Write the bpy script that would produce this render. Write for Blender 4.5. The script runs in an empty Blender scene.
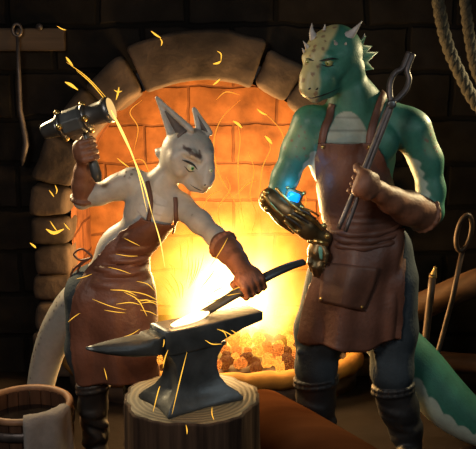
import bpy, bmesh, math, random
import numpy as np
from mathutils import Vector, Matrix, noise as mnoise
random.seed(7); np.random.seed(7)
C = bpy.context.scene.collection
SC = bpy.context.scene
PI = math.pi
# ------------------------------------------------------------------ camera
CAMZ = 1.85; PITCH = math.radians(12); FPX = 900.0
cam = bpy.data.objects.new('camera', bpy.data.cameras.new('camera')); C.objects.link(cam)
cam.location = (0, 0, CAMZ); cam.rotation_euler = (PI/2 - PITCH, 0, 0)
cam.data.sensor_width = 36; cam.data.lens = FPX/476*36; cam.data.clip_end = 60
SC.camera = cam
# ------------------------------------------------------------------ world, exposure, added fill and rim lights
w = bpy.data.worlds.new('world'); SC.world = w; w.use_nodes = True
w.node_tree.nodes['Background'].inputs[0].default_value = (0.10, 0.085, 0.08, 1)
w.node_tree.nodes['Background'].inputs[1].default_value = 0.12
SC.view_settings.view_transform = 'Standard'; SC.view_settings.look = 'None'
SC.view_settings.exposure = 0.0; SC.view_settings.gamma = 1.0; SC.view_settings.use_curve_mapping = False

def light(name, kind, loc, energy, col, size=0.1, target=None, size_y=None, spread=None):
    d = bpy.data.lights.new(name, kind); d.energy = energy; d.color = col
    if kind == 'AREA':
        d.size = size
        if size_y: d.shape = 'RECTANGLE'; d.size_y = size_y
        if spread: d.spread = spread
    elif kind in ('POINT', 'SPOT'): d.shadow_soft_size = size
    if kind == 'SPOT': d.spot_size = spread or 1.0; d.spot_blend = 0.8
    o = bpy.data.objects.new(name, d); C.objects.link(o); o.location = loc
    if target is not None:
        o.rotation_euler = (Vector(target) - Vector(loc)).to_track_quat('-Z', 'Y').to_euler()
    return o
# soft fill added from the upper left front, its source is unseen
light('added_fill_front', 'AREA', (-1.3, 0.7, 2.7), 12, (1.0, 0.93, 0.84), 0.8, (0.1, 3.6, 1.0), 0.8, math.radians(100))
light('added_fill_cool', 'AREA', (1.9, 1.2, 2.4), 3.5, (0.75, 0.92, 1.0), 0.8, (0.3, 3.6, 0.9), 0.8, math.radians(100))  # added cool fill from the right, no visible source
# unseen warm rim light added behind the right figure (skims the shoulder)
light('added_rim_right', 'AREA', (1.75, 4.45, 1.95), 11, (1.0, 0.80, 0.42), 0.25, (0.8, 3.7, 1.2), 0.25, math.radians(80))
light('added_rim_left', 'AREA', (-1.45, 4.45, 1.9), 14, (1.0, 0.75, 0.40), 0.25, (-0.6, 3.5, 1.2), 0.25, math.radians(80))  # unseen rim light added behind the left figure

# ------------------------------------------------------------------ maths helpers
fw = np.array([0, math.cos(PITCH), -math.sin(PITCH)]); up = np.array([0, math.sin(PITCH), math.cos(PITCH)])
def ray(px, py):
    return fw + np.array([1., 0, 0])*(px-238)/FPX + up*(224.5-py)/FPX
CAM = np.array([0, 0, CAMZ])
def P(px, py, Y):
    d = ray(px, py); return CAM + d*(Y/d[1])
def V(p): return Vector([float(a) for a in p])

# ------------------------------------------------------------------ object helpers
def setp(o, label=None, cat=None, group=None, kind=None):
    if label: o['label'] = label
    if cat: o['category'] = cat
    if group: o['group'] = group
    if kind: o['kind'] = kind
    return o
def thing(name, loc, label, cat, group=None):
    o = bpy.data.objects.new(name, None); C.objects.link(o); o.location = V(loc); o.empty_display_size = .05
    bpy.context.view_layer.update()
    return setp(o, label, cat, group)
def worldloc(o):
    return o.location+((o.matrix_parent_inverse.translation+worldloc(o.parent)) if o.parent else Vector((0, 0, 0)))
def link(name, me, mat, parent=None, smooth=True):
    o = bpy.data.objects.new(name, me); C.objects.link(o)
    if mat: me.materials.append(mat)
    if smooth: me.polygons.foreach_set('use_smooth', [True]*len(me.polygons))
    if parent is not None:
        o.parent = parent
        o.matrix_parent_inverse = Matrix.Translation(-worldloc(parent))
    return o
def obj(name, bm, mat, parent=None, smooth=True, bev=0, auto=None):
    me = bpy.data.meshes.new(name); bmesh.ops.recalc_face_normals(bm, faces=bm.faces[:]); bm.to_mesh(me); bm.free()
    o = link(name, me, mat, parent, smooth)
    if bev:
        m = o.modifiers.new('b', 'BEVEL'); m.width = bev; m.segments = 3; m.limit_method = 'ANGLE'; m.angle_limit = math.radians(35)
        if smooth: m.harden_normals = False
    return o
def arrmesh(name, verts, quads, mat, parent=None, col=None):
    me = bpy.data.meshes.new(name)
    me.from_pydata([tuple(v) for v in np.asarray(verts, float).tolist()], [], [tuple(q) for q in np.asarray(quads).tolist()])
    if col is not None:
        a = me.color_attributes.new('Col', 'FLOAT_COLOR', 'POINT')
        c4 = np.ones((len(verts), 4), np.float32); c4[:, :3] = col; a.data.foreach_set('color', c4.ravel())
    me.update()
    return link(name, me, mat, parent)
def add_box(bm, c, s, rot=None):
    r = bmesh.ops.create_cube(bm, size=1); M = Matrix.Translation(V(c)) @ (rot.to_4x4() if rot else Matrix.Identity(4)) @ Matrix.Diagonal((*s, 1))
    bmesh.ops.transform(bm, matrix=M, verts=r['verts']); return r['verts']
def sweep(bm, pts, rad, seg=12, close=False, flat=None, capit=True):
    """tube along pts; rad float or list; flat = (axis vector, ratio) squashes it"""
    pts = [V(p) for p in pts]; n = len(pts)
    if not hasattr(rad, '__len__'): rad = [rad]*n
    rings = []; ref = Vector((0.13, 0.2, 1)).normalized(); pn = None
    for i, p in enumerate(pts):
        if close: t = pts[(i+1) % n]-pts[i-1]
        else: t = pts[min(i+1, n-1)]-pts[max(i-1, 0)]
        t.normalize()
        if pn is None:
            a = t.cross(ref)
            if a.length < .1: a = t.cross(Vector((1, 0, 0)))
            a.normalize()
        else:
            a = pn - t*pn.dot(t); a.normalize()
        pn = a; b = t.cross(a)
        ring = []
        for k in range(seg):
            th = 2*PI*k/seg; q = a*math.cos(th)*rad[i] + b*math.sin(th)*rad[i]
            if flat: ax = V(flat[0]).normalized(); q = q - ax*q.dot(ax)*(1-flat[1])
            ring.append(bm.verts.new(p+q))
        rings.append(ring)
    for i in range(n if close else n-1):
        A, B = rings[i], rings[(i+1) % n]
        for k in range(seg): bm.faces.new((A[k], A[(k+1) % seg], B[(k+1) % seg], B[k]))
    if not close and capit:
        bm.faces.new(rings[0][::-1]); bm.faces.new(rings[-1])
    return rings
def tube(name, pts, rad, mat, parent=None, seg=12, **k):
    bm = bmesh.new(); sweep(bm, pts, rad, seg, **k); return obj(name, bm, mat, parent)
def spline(pts, n=24):
    """Catmull-Rom"""
    p = [np.array(q, float) for q in pts]; p = [2*p[0]-p[1]] + p + [2*p[-1]-p[-2]]; out = []
    m = len(p)-3
    for i in range(n+1):
        u = i/n*m; k = min(int(u), m-1); t = u-k; a, b, c, d = p[k:k+4]
        out.append(.5*((2*b)+(-a+c)*t+(2*a-5*b+4*c-d)*t*t+(-a+3*b-3*c+d)*t**3))
    return out
def lathe(bm, prof, origin, axis, seg=32):
    """prof = [(t along axis, radius)]"""
    ax = V(axis).normalized(); a = ax.cross(Vector((0.2, 0.1, 1))); a.normalize(); b = ax.cross(a); o = V(origin); rings = []
    for t, r in prof:
        rings.append([bm.verts.new(o+ax*t+(a*math.cos(2*PI*k/seg)+b*math.sin(2*PI*k/seg))*max(r, 1e-4)) for k in range(seg)])
    for A, B in zip(rings, rings[1:]):
        for k in range(seg): bm.faces.new((A[k], A[(k+1) % seg], B[(k+1) % seg], B[k]))
    bm.faces.new(rings[0][::-1]); bm.faces.new(rings[-1])

# ------------------------------------------------------------------ materials
MATS = {}
def mat(name, col, rough=.6, metal=0., nscale=12., namp=.35, bump=.0, bscale=40., emit=None, estr=0, vcol=False, spec=.5, sub=0., col2=None, detail=6):
    m = bpy.data.materials.new(name); m.use_nodes = True; nt = m.node_tree; N = nt.nodes; L = nt.links
    b = N['Principled BSDF']; b.inputs['Roughness'].default_value = rough; b.inputs['Metallic'].default_value = metal
    b.inputs['Specular IOR Level'].default_value = spec
    if sub: b.inputs['Subsurface Weight'].default_value = sub; b.inputs['Subsurface Scale'].default_value = .01
    tc = N.new('ShaderNodeTexCoord'); no = N.new('ShaderNodeTexNoise'); no.inputs['Scale'].default_value = nscale; no.inputs['Detail'].default_value = detail
    L.new(tc.outputs['Object'], no.inputs['Vector'])
    if vcol:
        a = N.new('ShaderNodeVertexColor'); a.layer_name = 'Col'; src = a.outputs['Color']
    mr = N.new('ShaderNodeMapRange'); mr.inputs[1].default_value = .3; mr.inputs[2].default_value = .7
    mr.inputs[3].default_value = 1-namp; mr.inputs[4].default_value = 1+namp
    L.new(no.outputs['Fac'], mr.inputs[0])
    mx = N.new('ShaderNodeMix'); mx.data_type = 'RGBA'; mx.blend_type = 'MULTIPLY'; mx.inputs[0].default_value = 1
    if vcol: L.new(src, mx.inputs[6])
    elif col2:
        cm = N.new('ShaderNodeMix'); cm.data_type = 'RGBA'; cm.inputs[6].default_value = (*col, 1); cm.inputs[7].default_value = (*col2, 1)
        n2 = N.new('ShaderNodeTexNoise'); n2.inputs['Scale'].default_value = nscale*.4; L.new(tc.outputs['Object'], n2.inputs['Vector'])
        m2 = N.new('ShaderNodeMapRange'); m2.inputs[1].default_value = .4; m2.inputs[2].default_value = .6; L.new(n2.outputs['Fac'], m2.inputs[0])
        L.new(m2.outputs[0], cm.inputs[0]); L.new(cm.outputs[2], mx.inputs[6])
    else: mx.inputs[6].default_value = (*col, 1)
    L.new(mr.outputs[0], mx.inputs[7]); L.new(mx.outputs[2], b.inputs['Base Color'])
    if bump:
        n3 = N.new('ShaderNodeTexNoise'); n3.inputs['Scale'].default_value = bscale; n3.inputs['Detail'].default_value = 5; L.new(tc.outputs['Object'], n3.inputs['Vector'])
        bu = N.new('ShaderNodeBump'); bu.inputs['Strength'].default_value = bump; bu.inputs['Distance'].default_value = .01
        L.new(n3.outputs['Fac'], bu.inputs['Height']); L.new(bu.outputs[0], b.inputs['Normal'])
    if emit:
        b.inputs['Emission Color'].default_value = (*emit, 1); b.inputs['Emission Strength'].default_value = estr
    MATS[name] = m; return m
def brickmat(name, c1, c2, mortar, bw, bh, msize=.012, rough=.85, bump=.6, plane='xz'):
    m = bpy.data.materials.new(name); m.use_nodes = True; N = m.node_tree.nodes; L = m.node_tree.links; b = N['Principled BSDF']
    b.inputs['Roughness'].default_value = rough; b.inputs['Specular IOR Level'].default_value = .15
    tc = N.new('ShaderNodeTexCoord'); sp = N.new('ShaderNodeSeparateXYZ'); L.new(tc.outputs['Object'], sp.inputs[0])
    cb = N.new('ShaderNodeCombineXYZ'); i = {'x': 0, 'y': 1, 'z': 2}
    L.new(sp.outputs[i[plane[0]]], cb.inputs[0]); L.new(sp.outputs[i[plane[1]]], cb.inputs[1])
    no = N.new('ShaderNodeTexNoise'); no.inputs['Scale'].default_value = 3.5; no.inputs['Detail'].default_value = 3; L.new(tc.outputs['Object'], no.inputs['Vector'])
    va = N.new('ShaderNodeVectorMath'); va.operation = 'MULTIPLY_ADD'; va.inputs[1].default_value = (.06, .06, 0)
    L.new(no.outputs['Color'], va.inputs[0]); L.new(cb.outputs[0], va.inputs[2])
    br = N.new('ShaderNodeTexBrick'); br.inputs['Color1'].default_value = (*c1, 1); br.inputs['Color2'].default_value = (*c2, 1); br.inputs['Mortar'].default_value = (*mortar, 1)
    br.inputs['Scale'].default_value = 1; br.inputs['Mortar Size'].default_value = msize; br.inputs['Mortar Smooth'].default_value = .6
    br.inputs['Brick Width'].default_value = bw; br.inputs['Row Height'].default_value = bh; L.new(va.outputs[0], br.inputs['Vector'])
    n2 = N.new('ShaderNodeTexNoise'); n2.inputs['Scale'].default_value = 9; n2.inputs['Detail'].default_value = 8; L.new(tc.outputs['Object'], n2.inputs['Vector'])
    mr = N.new('ShaderNodeMapRange'); mr.inputs[1].default_value = .3; mr.inputs[2].default_value = .7; mr.inputs[3].default_value = .6; mr.inputs[4].default_value = 1.35; L.new(n2.outputs['Fac'], mr.inputs[0])
    mx = N.new('ShaderNodeMix'); mx.data_type = 'RGBA'; mx.blend_type = 'MULTIPLY'; mx.inputs[0].default_value = 1; L.new(br.outputs['Color'], mx.inputs[6]); L.new(mr.outputs[0], mx.inputs[7])
    L.new(mx.outputs[2], b.inputs['Base Color'])
    h = N.new('ShaderNodeMath'); h.operation = 'MULTIPLY_ADD'; h.inputs[1].default_value = -1.0; L.new(br.outputs['Fac'], h.inputs[0]); 
    n4 = N.new('ShaderNodeMath'); n4.operation = 'MULTIPLY'; n4.inputs[1].default_value = .5; L.new(n2.outputs['Fac'], n4.inputs[0]); L.new(n4.outputs[0], h.inputs[2])
    bu = N.new('ShaderNodeBump'); bu.inputs['Strength'].default_value = bump; bu.inputs['Distance'].default_value = .03; L.new(h.outputs[0], bu.inputs['Height']); L.new(bu.outputs[0], b.inputs['Normal'])
    return m
def woodmat(name, c1, c2, axis='z', scale=30, rough=.7):
    m = bpy.data.materials.new(name); m.use_nodes = True; N = m.node_tree.nodes; L = m.node_tree.links; b = N['Principled BSDF']; b.inputs['Roughness'].default_value = rough; b.inputs['Specular IOR Level'].default_value = .15
    tc = N.new('ShaderNodeTexCoord'); mp = N.new('ShaderNodeMapping'); s = [scale]*3; s['xyz'.index(axis)] = scale*.06; mp.inputs['Scale'].default_value = s
    L.new(tc.outputs['Object'], mp.inputs[0]); no = N.new('ShaderNodeTexNoise'); no.inputs['Scale'].default_value = 1; no.inputs['Detail'].default_value = 6; L.new(mp.outputs[0], no.inputs['Vector'])
    cr = N.new('ShaderNodeValToRGB'); cr.color_ramp.elements[0].position = .35; cr.color_ramp.elements[1].position = .68
    cr.color_ramp.elements[0].color = (*c1, 1); cr.color_ramp.elements[1].color = (*c2, 1); L.new(no.outputs['Fac'], cr.inputs[0]); L.new(cr.outputs[0], b.inputs['Base Color'])
    bu = N.new('ShaderNodeBump'); bu.inputs['Strength'].default_value = .5; bu.inputs['Distance'].default_value = .01; L.new(no.outputs['Fac'], bu.inputs['Height']); L.new(bu.outputs[0], b.inputs['Normal'])
    return m
def emitmat(name, col, s):
    m = bpy.data.materials.new(name); m.use_nodes = True; N = m.node_tree.nodes; N.remove(N['Principled BSDF'])
    e = N.new('ShaderNodeEmission'); e.inputs[0].default_value = (*col, 1); e.inputs[1].default_value = s; m.node_tree.links.new(e.outputs[0], N['Material Output'].inputs[0]); return m

LEATHER = mat('brown_leather', (.125, .050, .031), .50, nscale=9, namp=.30, bump=.25, bscale=60)
LEATHERD = mat('dark_brown_leather', (.10, .042, .026), .55, nscale=14, namp=.3, bump=.2, bscale=70)
GLOVE = mat('glove_leather', (.185, .075, .04), .55, nscale=16, namp=.3, bump=.25, bscale=80)
BOOT = mat('boot_leather', (.020, .018, .018), .55, nscale=16, namp=.3, bump=.2, bscale=50)
TROUSER = mat('dark_cloth', (.042, .052, .060), .85, spec=.2, nscale=12, namp=.25, bump=.25, bscale=90)
IRON = mat('dark_iron', (.095, .10, .10), .42, .5, nscale=14, namp=.35, bump=.15, bscale=50)
STEEL = mat('worn_steel', (.15, .145, .14), .35, .8, nscale=20, namp=.3, bump=.1)
TONG = mat('tong_iron', (.10, .08, .075), .45, .5, nscale=20, namp=.3, bump=.2)
BRASS = mat('brass', (.65, .43, .14), .3, .9, nscale=30, namp=.4)
BRASSD = mat('dark_bronze', (.15, .10, .045), .4, .7, nscale=30, namp=.4)
HORN = mat('horn_bone', (.42, .38, .36), .45, nscale=40, namp=.25)
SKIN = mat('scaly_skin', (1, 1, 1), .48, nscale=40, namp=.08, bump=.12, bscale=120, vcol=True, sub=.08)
STONE = mat('arch_stone', (.085, .058, .043), .9, spec=.15, nscale=7, namp=.4, bump=.9, bscale=14, col2=(.055, .039, .030))
COAL = mat('coal', (.02, .014, .012), .8, nscale=20, namp=.3, bump=.5)
BLACK = mat('black_line', (.012, .012, .012), .6)

# ------------------------------------------------------------------ implicit surface modeller
class Field:
    def __init__(s, lo, hi, h):
        s.lo = np.array(lo, float); s.h = h; s.n = np.ceil((np.array(hi)-s.lo)/h).astype(int)+1
        s.F = np.full(s.n, .1, np.float32)
    def box(s, lo, hi):
        a = np.clip(np.floor((lo-s.lo)/s.h).astype(int), 0, s.n); b = np.clip(np.ceil((hi-s.lo)/s.h).astype(int)+1, 0, s.n)
        if (b <= a).any(): return None, None
        g = [s.lo[i]+s.h*np.arange(a[i], b[i], dtype=np.float32) for i in range(3)]
        X, Y, Z = np.meshgrid(*g, indexing='ij')
        return tuple(slice(a[i], b[i]) for i in range(3)), np.stack([X, Y, Z], -1).astype(np.float32)
    def merge(s, sl, d, k, sub=False):
        f = s.F[sl]
        if sub: d = -d; h = np.maximum(k-np.abs(f-d), 0)/k; s.F[sl] = np.maximum(f, d)+h*h*k*.25
        else: h = np.maximum(k-np.abs(f-d), 0)/k; s.F[sl] = np.minimum(f, d)-h*h*k*.25
    def cap(s, a, b, ra, rb, k=.02, sub=False):
        a = np.array(a, float); b = np.array(b, float); m = max(ra, rb)+k+.05
        sl, G = s.box(np.minimum(a, b)-m, np.maximum(a, b)+m)
        if sl is None: return
        ab = b-a; L2 = max(ab@ab, 1e-9); t = np.clip(((G-a.astype(np.float32))@ab.astype(np.float32))/L2, 0, 1)
        d = np.linalg.norm(G-a-t[..., None]*ab, axis=-1)-(ra+(rb-ra)*t)
        s.merge(sl, d.astype(np.float32), k, sub)
    def chain(s, pts, rs, k=.02):
        for i in range(len(pts)-1): s.cap(pts[i], pts[i+1], rs[i], rs[i+1], k)
    def ell(s, c, r, roll=0, k=.02, sub=False, yaw=0):
        c = np.array(c, float); r = np.array(r, float); m = r.max()+k+.05
        sl, G = s.box(c-m, c+m)
        if sl is None: return
        q = G-c.astype(np.float32)
        if roll or yaw:
            M = np.array((Matrix.Rotation(math.radians(yaw), 3, 'Z') @ Matrix.Rotation(math.radians(roll), 3, 'Y')), dtype=np.float32); q = q@M
        k0 = np.linalg.norm(q/r, axis=-1); k1 = np.linalg.norm(q/(r*r), axis=-1)+1e-6
        s.merge(sl, (k0*(k0-1)/k1).astype(np.float32), k, sub)
    def sample(s, p):
        i = (np.asarray(p)-s.lo)/s.h; i0 = np.clip(np.floor(i).astype(int), 0, s.n-2); f = np.clip(i-i0, 0, 1); r = 0
        for dx in (0, 1):
            for dy in (0, 1):
                for dz in (0, 1):
                    wgt = (f[..., 0] if dx else 1-f[..., 0])*(f[..., 1] if dy else 1-f[..., 1])*(f[..., 2] if dz else 1-f[..., 2])
                    r = r+wgt*s.F[i0[..., 0]+dx, i0[..., 1]+dy, i0[..., 2]+dz]
        return r
    def grad(s, p):
        e = s.h; g = np.stack([s.sample(p+np.eye(3)[i]*e)-s.sample(p-np.eye(3)[i]*e) for i in range(3)], -1)
        return g/(np.linalg.norm(g, axis=-1, keepdims=True)+1e-9)
    def push(s, p, off, it=6):
        p = np.array(p, float)
        for _ in range(it):
            d = s.sample(p); m = d < off
            if not m.any(): break
            p = np.where(m[..., None], p+s.grad(p)*(off-d)[..., None]*.8, p)
        return p
    def hit(s, px, py, y0=2.4, y1=5.0, off=0.):
        t = np.arange(y0, y1, .002); d = ray(px, py); pts = CAM+d*(t/d[1])[:, None]
        ok = ((pts >= s.lo) & (pts <= s.lo+s.h*(s.n-1))).all(1); v = np.where(ok, s.sample(pts), 1)-off
        j = np.argmax(v < 0)
        if not (v < 0).any(): j = np.argmin(v)
        return pts[j]
    def mesh(s):
        F = s.F; ins = F < 0; n = s.n
        cnt = np.zeros(n-1, np.int8)
        sls = [(slice(0, -1), slice(1, None))]*3
        for dx in (0, 1):
            for dy in (0, 1):
                for dz in (0, 1): cnt += ins[sls[0][dx], sls[1][dy], sls[2][dz]]
        act = np.argwhere((cnt > 0) & (cnt < 8)); idx = np.full(n-1, -1, np.int64); idx[tuple(act.T)] = np.arange(len(act))
        acc = np.zeros((len(act), 3)); num = np.zeros(len(act))
        cs = [(0, 0, 0), (1, 0, 0), (0, 1, 0), (1, 1, 0), (0, 0, 1), (1, 0, 1), (0, 1, 1), (1, 1, 1)]
        val = [F[tuple((act+c).T)] for c in cs]
        for i in range(8):
            for j in range(i+1, 8):
                if sum(abs(cs[i][k]-cs[j][k]) for k in range(3)) != 1: continue
                a, b = val[i], val[j]; m = (a < 0) != (b < 0); t = np.where(m, a/np.where(m, a-b, 1), 0)
                acc += m[:, None]*(np.array(cs[i])+t[:, None]*(np.array(cs[j])-np.array(cs[i]))); num += m
        verts = s.lo+s.h*(act+acc/num[:, None]); quads = []
        for ax in range(3):
            u, v = (ax+1) % 3, (ax+2) % 3
            A = [slice(None)]*3; B = [slice(None)]*3; A[ax] = slice(0, -1); B[ax] = slice(1, None)
            ch = np.argwhere(ins[tuple(A)] != ins[tuple(B)]); ok = (ch[:, u] > 0) & (ch[:, v] > 0) & (ch[:, u] < n[u]-1) & (ch[:, v] < n[v]-1); ch = ch[ok]
            eu = np.zeros(3, int); ev = np.zeros(3, int); eu[u] = 1; ev[v] = 1
            q = np.stack([idx[tuple((ch-eu-ev).T)], idx[tuple((ch-ev).T)], idx[tuple(ch.T)], idx[tuple((ch-eu).T)]], 1)
            fl = ~ins[tuple(ch.T)]; q[fl] = q[fl][:, ::-1]; quads.append(q)
        return verts, np.concatenate(quads)
    def build(s, name, m, parent, colf=None):
        v, q = s.mesh()
        return arrmesh(name, v, q, m, parent, colf(v, s.grad(v)) if colf else None)

def fist(f, c, axis, back, wrist, s=1.0, rr=.011, thumb=1, side=1):
    """five gloved fingers closed round a rod of radius rr at c; back = rod->back of hand, wrist = point"""
    c = np.array(c, float); a = np.array(axis, float); a /= np.linalg.norm(a); p = np.array(back, float); p -= a*(p@a); p /= np.linalg.norm(p); q = np.cross(a, p)*side
    def at(deg, r, o): t = math.radians(deg); return c+a*o+(p*math.cos(t)+q*math.sin(t))*r
    fr = .0100*s; R = rr+fr*.95
    for i, (o, ln) in enumerate(zip((-.034, -.0115, .0115, .033), (.92, 1.0, .98, .85))):
        o *= s; fr2 = fr*(1 if i < 3 else .9)
        pts = [at(35, R+.020*s, o), at(85, R+.012*s, o), at(135*ln, R+.005*s, o), at(200*ln, R, o), at(255*ln, R, o)]
        for k in range(4): f.cap(pts[k], pts[k+1], fr2*(1.12-.05*k), fr2*(1.08-.05*k), .003)
    for g in (-30, 0, 30): f.cap(at(g, R+.012*s, -.030*s), at(g, R+.012*s, .028*s), .017*s, .016*s, .012*s)
    w = np.array(wrist, float)
    f.cap(at(-10, R+.016*s, -.012*s), w, .027*s, .027*s, .02*s); f.cap(at(-10, R+.016*s, .014*s), w, .025*s, .026*s, .02*s)
    to = thumb
    f.cap(at(-35, R+.014*s, .028*s*to), at(-80, R+.012*s, .044*s*to), .013*s, .0125*s, .008)
    f.cap(at(-80, R+.012*s, .044*s*to), at(-135, R+.004*s, .040*s*to), .0125*s, .011*s, .005)
    f.cap(at(-135, R+.004*s, .040*s*to), at(-185, R+.002*s, .030*s*to), .011*s, .0095*s, .004)

# ================================================================== THE SETTING
WY = 4.75
FLOORM = mat('floor_dark', (.009, .006, .005), .9, spec=.1, nscale=3, namp=.5, bump=.6, bscale=12)
WALLB = brickmat('wall_dark_brick', (.014, .010, .008), (.010, .0075, .006), (.004, .003, .0025), .46, .24, .018)
WALLS = brickmat('side_dark_brick', (.014, .010, .008), (.010, .0075, .006), (.004, .003, .0025), .46, .24, .018, plane='yz')
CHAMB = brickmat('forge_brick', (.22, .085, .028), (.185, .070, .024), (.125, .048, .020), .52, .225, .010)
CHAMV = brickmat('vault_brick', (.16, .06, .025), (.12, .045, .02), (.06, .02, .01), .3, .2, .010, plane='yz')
def slab(name, lo, hi, m):
    bm = bmesh.new(); lo = np.array(lo); hi = np.array(hi); add_box(bm, (lo+hi)/2, hi-lo); return setp(obj(name, bm, m, smooth=False), kind='structure')
slab('floor', (-3, -2, -.1), (3, 6, 0), FLOORM)
slab('ceiling', (-3, -2, 3.2), (3, 6, 3.3), FLOORM)
slab('wall_left', (-3.1, -2, 0), (-3, 6, 3.2), WALLS)
slab('wall_right', (3, -2, 0), (3.1, 6, 3.2), WALLS)
slab('wall_front', (-3, -2.1, 0), (3, -2, 3.2), WALLB)
ACX, ACZ, AR = -.165, .90, .71     # arch centre and inner radius
def outline(r, n=40):
    pts = [(ACX-r, .0)]+[(ACX-r, ACZ*(i/6)) for i in range(1, 6)]
    pts += [(ACX-r*math.cos(PI*i/n), ACZ+r*math.sin(PI*i/n)) for i in range(n+1)]
    pts += [(ACX+r, ACZ*(1-i/6)) for i in range(1, 6)]+[(ACX+r, .0)]
    return pts
bm = bmesh.new(); hole = outline(AR+.12); rim = []
for x, z in hole:
    dx, dz = x-ACX, z-0.6
    if z <= .001: rim.append((-3 if dx < 0 else 3, 0.)); continue
    tx = (3+ACX if dx < 0 else 3-ACX)/abs(dx) if abs(dx) > 1e-6 else 1e9; tz = (3.2-.6)/dz if dz > 1e-6 else (.6/-dz if dz < -1e-6 else 1e9)
    t = min(tx, tz); rim.append((ACX+dx*t, .6+dz*t))
for yy in (WY, WY+.12):
    A = [bm.verts.new((x, yy, z)) for x, z in hole]; B = [bm.verts.new((x, yy, z)) for x, z in rim]
    for i in range(len(A)-1): bm.faces.new((A[i], A[i+1], B[i+1], B[i]))
    if yy > WY:
        for c in ((-3, 3.2), (3, 3.2)):
            pass
# close the two upper corners
for yy in (WY,):
    for sx in (-3, 3):
        k = [i for i, (x, z) in enumerate(rim) if abs(x-sx) < 1e-6][-1 if sx < 0 else 0]; j = k+1 if sx < 0 else k-1
        vs = [bm.verts.new((rim[k][0], yy, rim[k][1])), bm.verts.new((sx, yy, 3.2)), bm.verts.new((rim[j][0], yy, rim[j][1]))]; bm.faces.new(vs)
setp(obj('wall_back', bm, WALLB, smooth=False), kind='structure')
# forge chamber: vault + back wall
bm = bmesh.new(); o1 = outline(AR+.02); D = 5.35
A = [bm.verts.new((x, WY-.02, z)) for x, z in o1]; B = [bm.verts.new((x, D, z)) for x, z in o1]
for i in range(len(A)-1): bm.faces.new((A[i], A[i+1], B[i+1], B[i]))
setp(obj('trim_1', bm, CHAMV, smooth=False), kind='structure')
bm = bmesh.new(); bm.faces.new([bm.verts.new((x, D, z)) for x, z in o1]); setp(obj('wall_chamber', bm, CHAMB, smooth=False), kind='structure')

# stone arch
arch = thing('stone_arch', (ACX, WY, 0), 'rounded arch of big brown stones framing the forge opening', 'arch')
def stone(cs, y0, y1, seed):
    """cs: four (x,z) corners"""
    bm = bmesh.new(); r = random.Random(seed); g = .016
    cx = sum(c[0] for c in cs)/4; cz = sum(c[1] for c in cs)/4
    pts = []
    for x, z in cs:
        d = math.hypot(x-cx, z-cz); f = (d-g)/d; pts.append((cx+(x-cx)*f+r.uniform(-.008, .008), cz+(z-cz)*f+r.uniform(-.008, .008)))
    y0 = y0+r.uniform(-.02, .02)
    a = [bm.verts.new((x, y0, z)) for x, z in pts]; b = [bm.verts.new((x, y1, z)) for x, z in pts]
    bm.faces.new(a); bm.faces.new(b[::-1])
    for i in range(4): bm.faces.new((a[i], b[i], b[(i+1) % 4], a[(i+1) % 4]))
    bmesh.ops.bevel(bm, geom=bm.edges[:], offset=.036, segments=3, profile=.6, affect='EDGES')
    bmesh.ops.subdivide_edges(bm, edges=[e for e in bm.edges if e.calc_length() > .06], cuts=3, use_grid_fill=True)
    for v in bm.verts:
        n = mnoise.noise(v.co*9+Vector((seed, 0, 0)))*.012; v.co += Vector((n, n*.8, -n))
    return obj('stone', bm, STONE, arch)
def pol(r, deg): t = math.radians(deg); return (ACX+r*math.cos(t), ACZ+r*math.sin(t))
ang = [180, 168, 151, 133, 116, 70, 56, 41, 26, 12, 0]; ro = AR+.245
for i in range(len(ang)-1):
    a, b = ang[i], ang[i+1]
    if abs(a-b) > 30:     # the wide keystone follows the curve in one piece
        bm = bmesh.new(); n = 12; rg = []
        for k in range(n+1):
            t = a-1+(b+2-a)*k/n; ri, rr2 = AR+.004, ro+.012
            rg.append([bm.verts.new((pol(r, t)[0], y, pol(r, t)[1])) for r, y in ((ri, WY-.13), (rr2, WY-.13), (rr2, WY+.12), (ri, WY+.12))])
        for A, B in zip(rg, rg[1:]):
            for k in range(4): bm.faces.new((A[k], A[(k+1) % 4], B[(k+1) % 4], B[k]))
        bm.faces.new(rg[0][::-1]); bm.faces.new(rg[-1])
        bmesh.ops.subdivide_edges(bm, edges=bm.edges[:], cuts=1, use_grid_fill=True)
        for v in bm.verts: nn = mnoise.noise(v.co*7)*.014; v.co += Vector((nn, nn, nn))
        obj('stone', bm, STONE, arch, bev=.03)
    else:
        stone([pol(AR, a), pol(ro+random.uniform(-.015, .015), a), pol(ro+random.uniform(-.015, .02), b), pol(AR, b)], WY-.12, WY+.12, i+3)
for side in (-1, 1):
    z = ACZ; k = 0
    for hgt in (.155, .165, .15, .165, .14, .126):
        x0 = ACX+side*AR*(1.0+.008*random.random()); x1 = ACX+side*(ro+random.uniform(-.02, .02))
        stone([(x0, z-hgt), (x0, z), (x1, z), (x1, z-hgt)], WY-.12, WY+.12, 40+k+side*7); z -= hgt; k += 1

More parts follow.
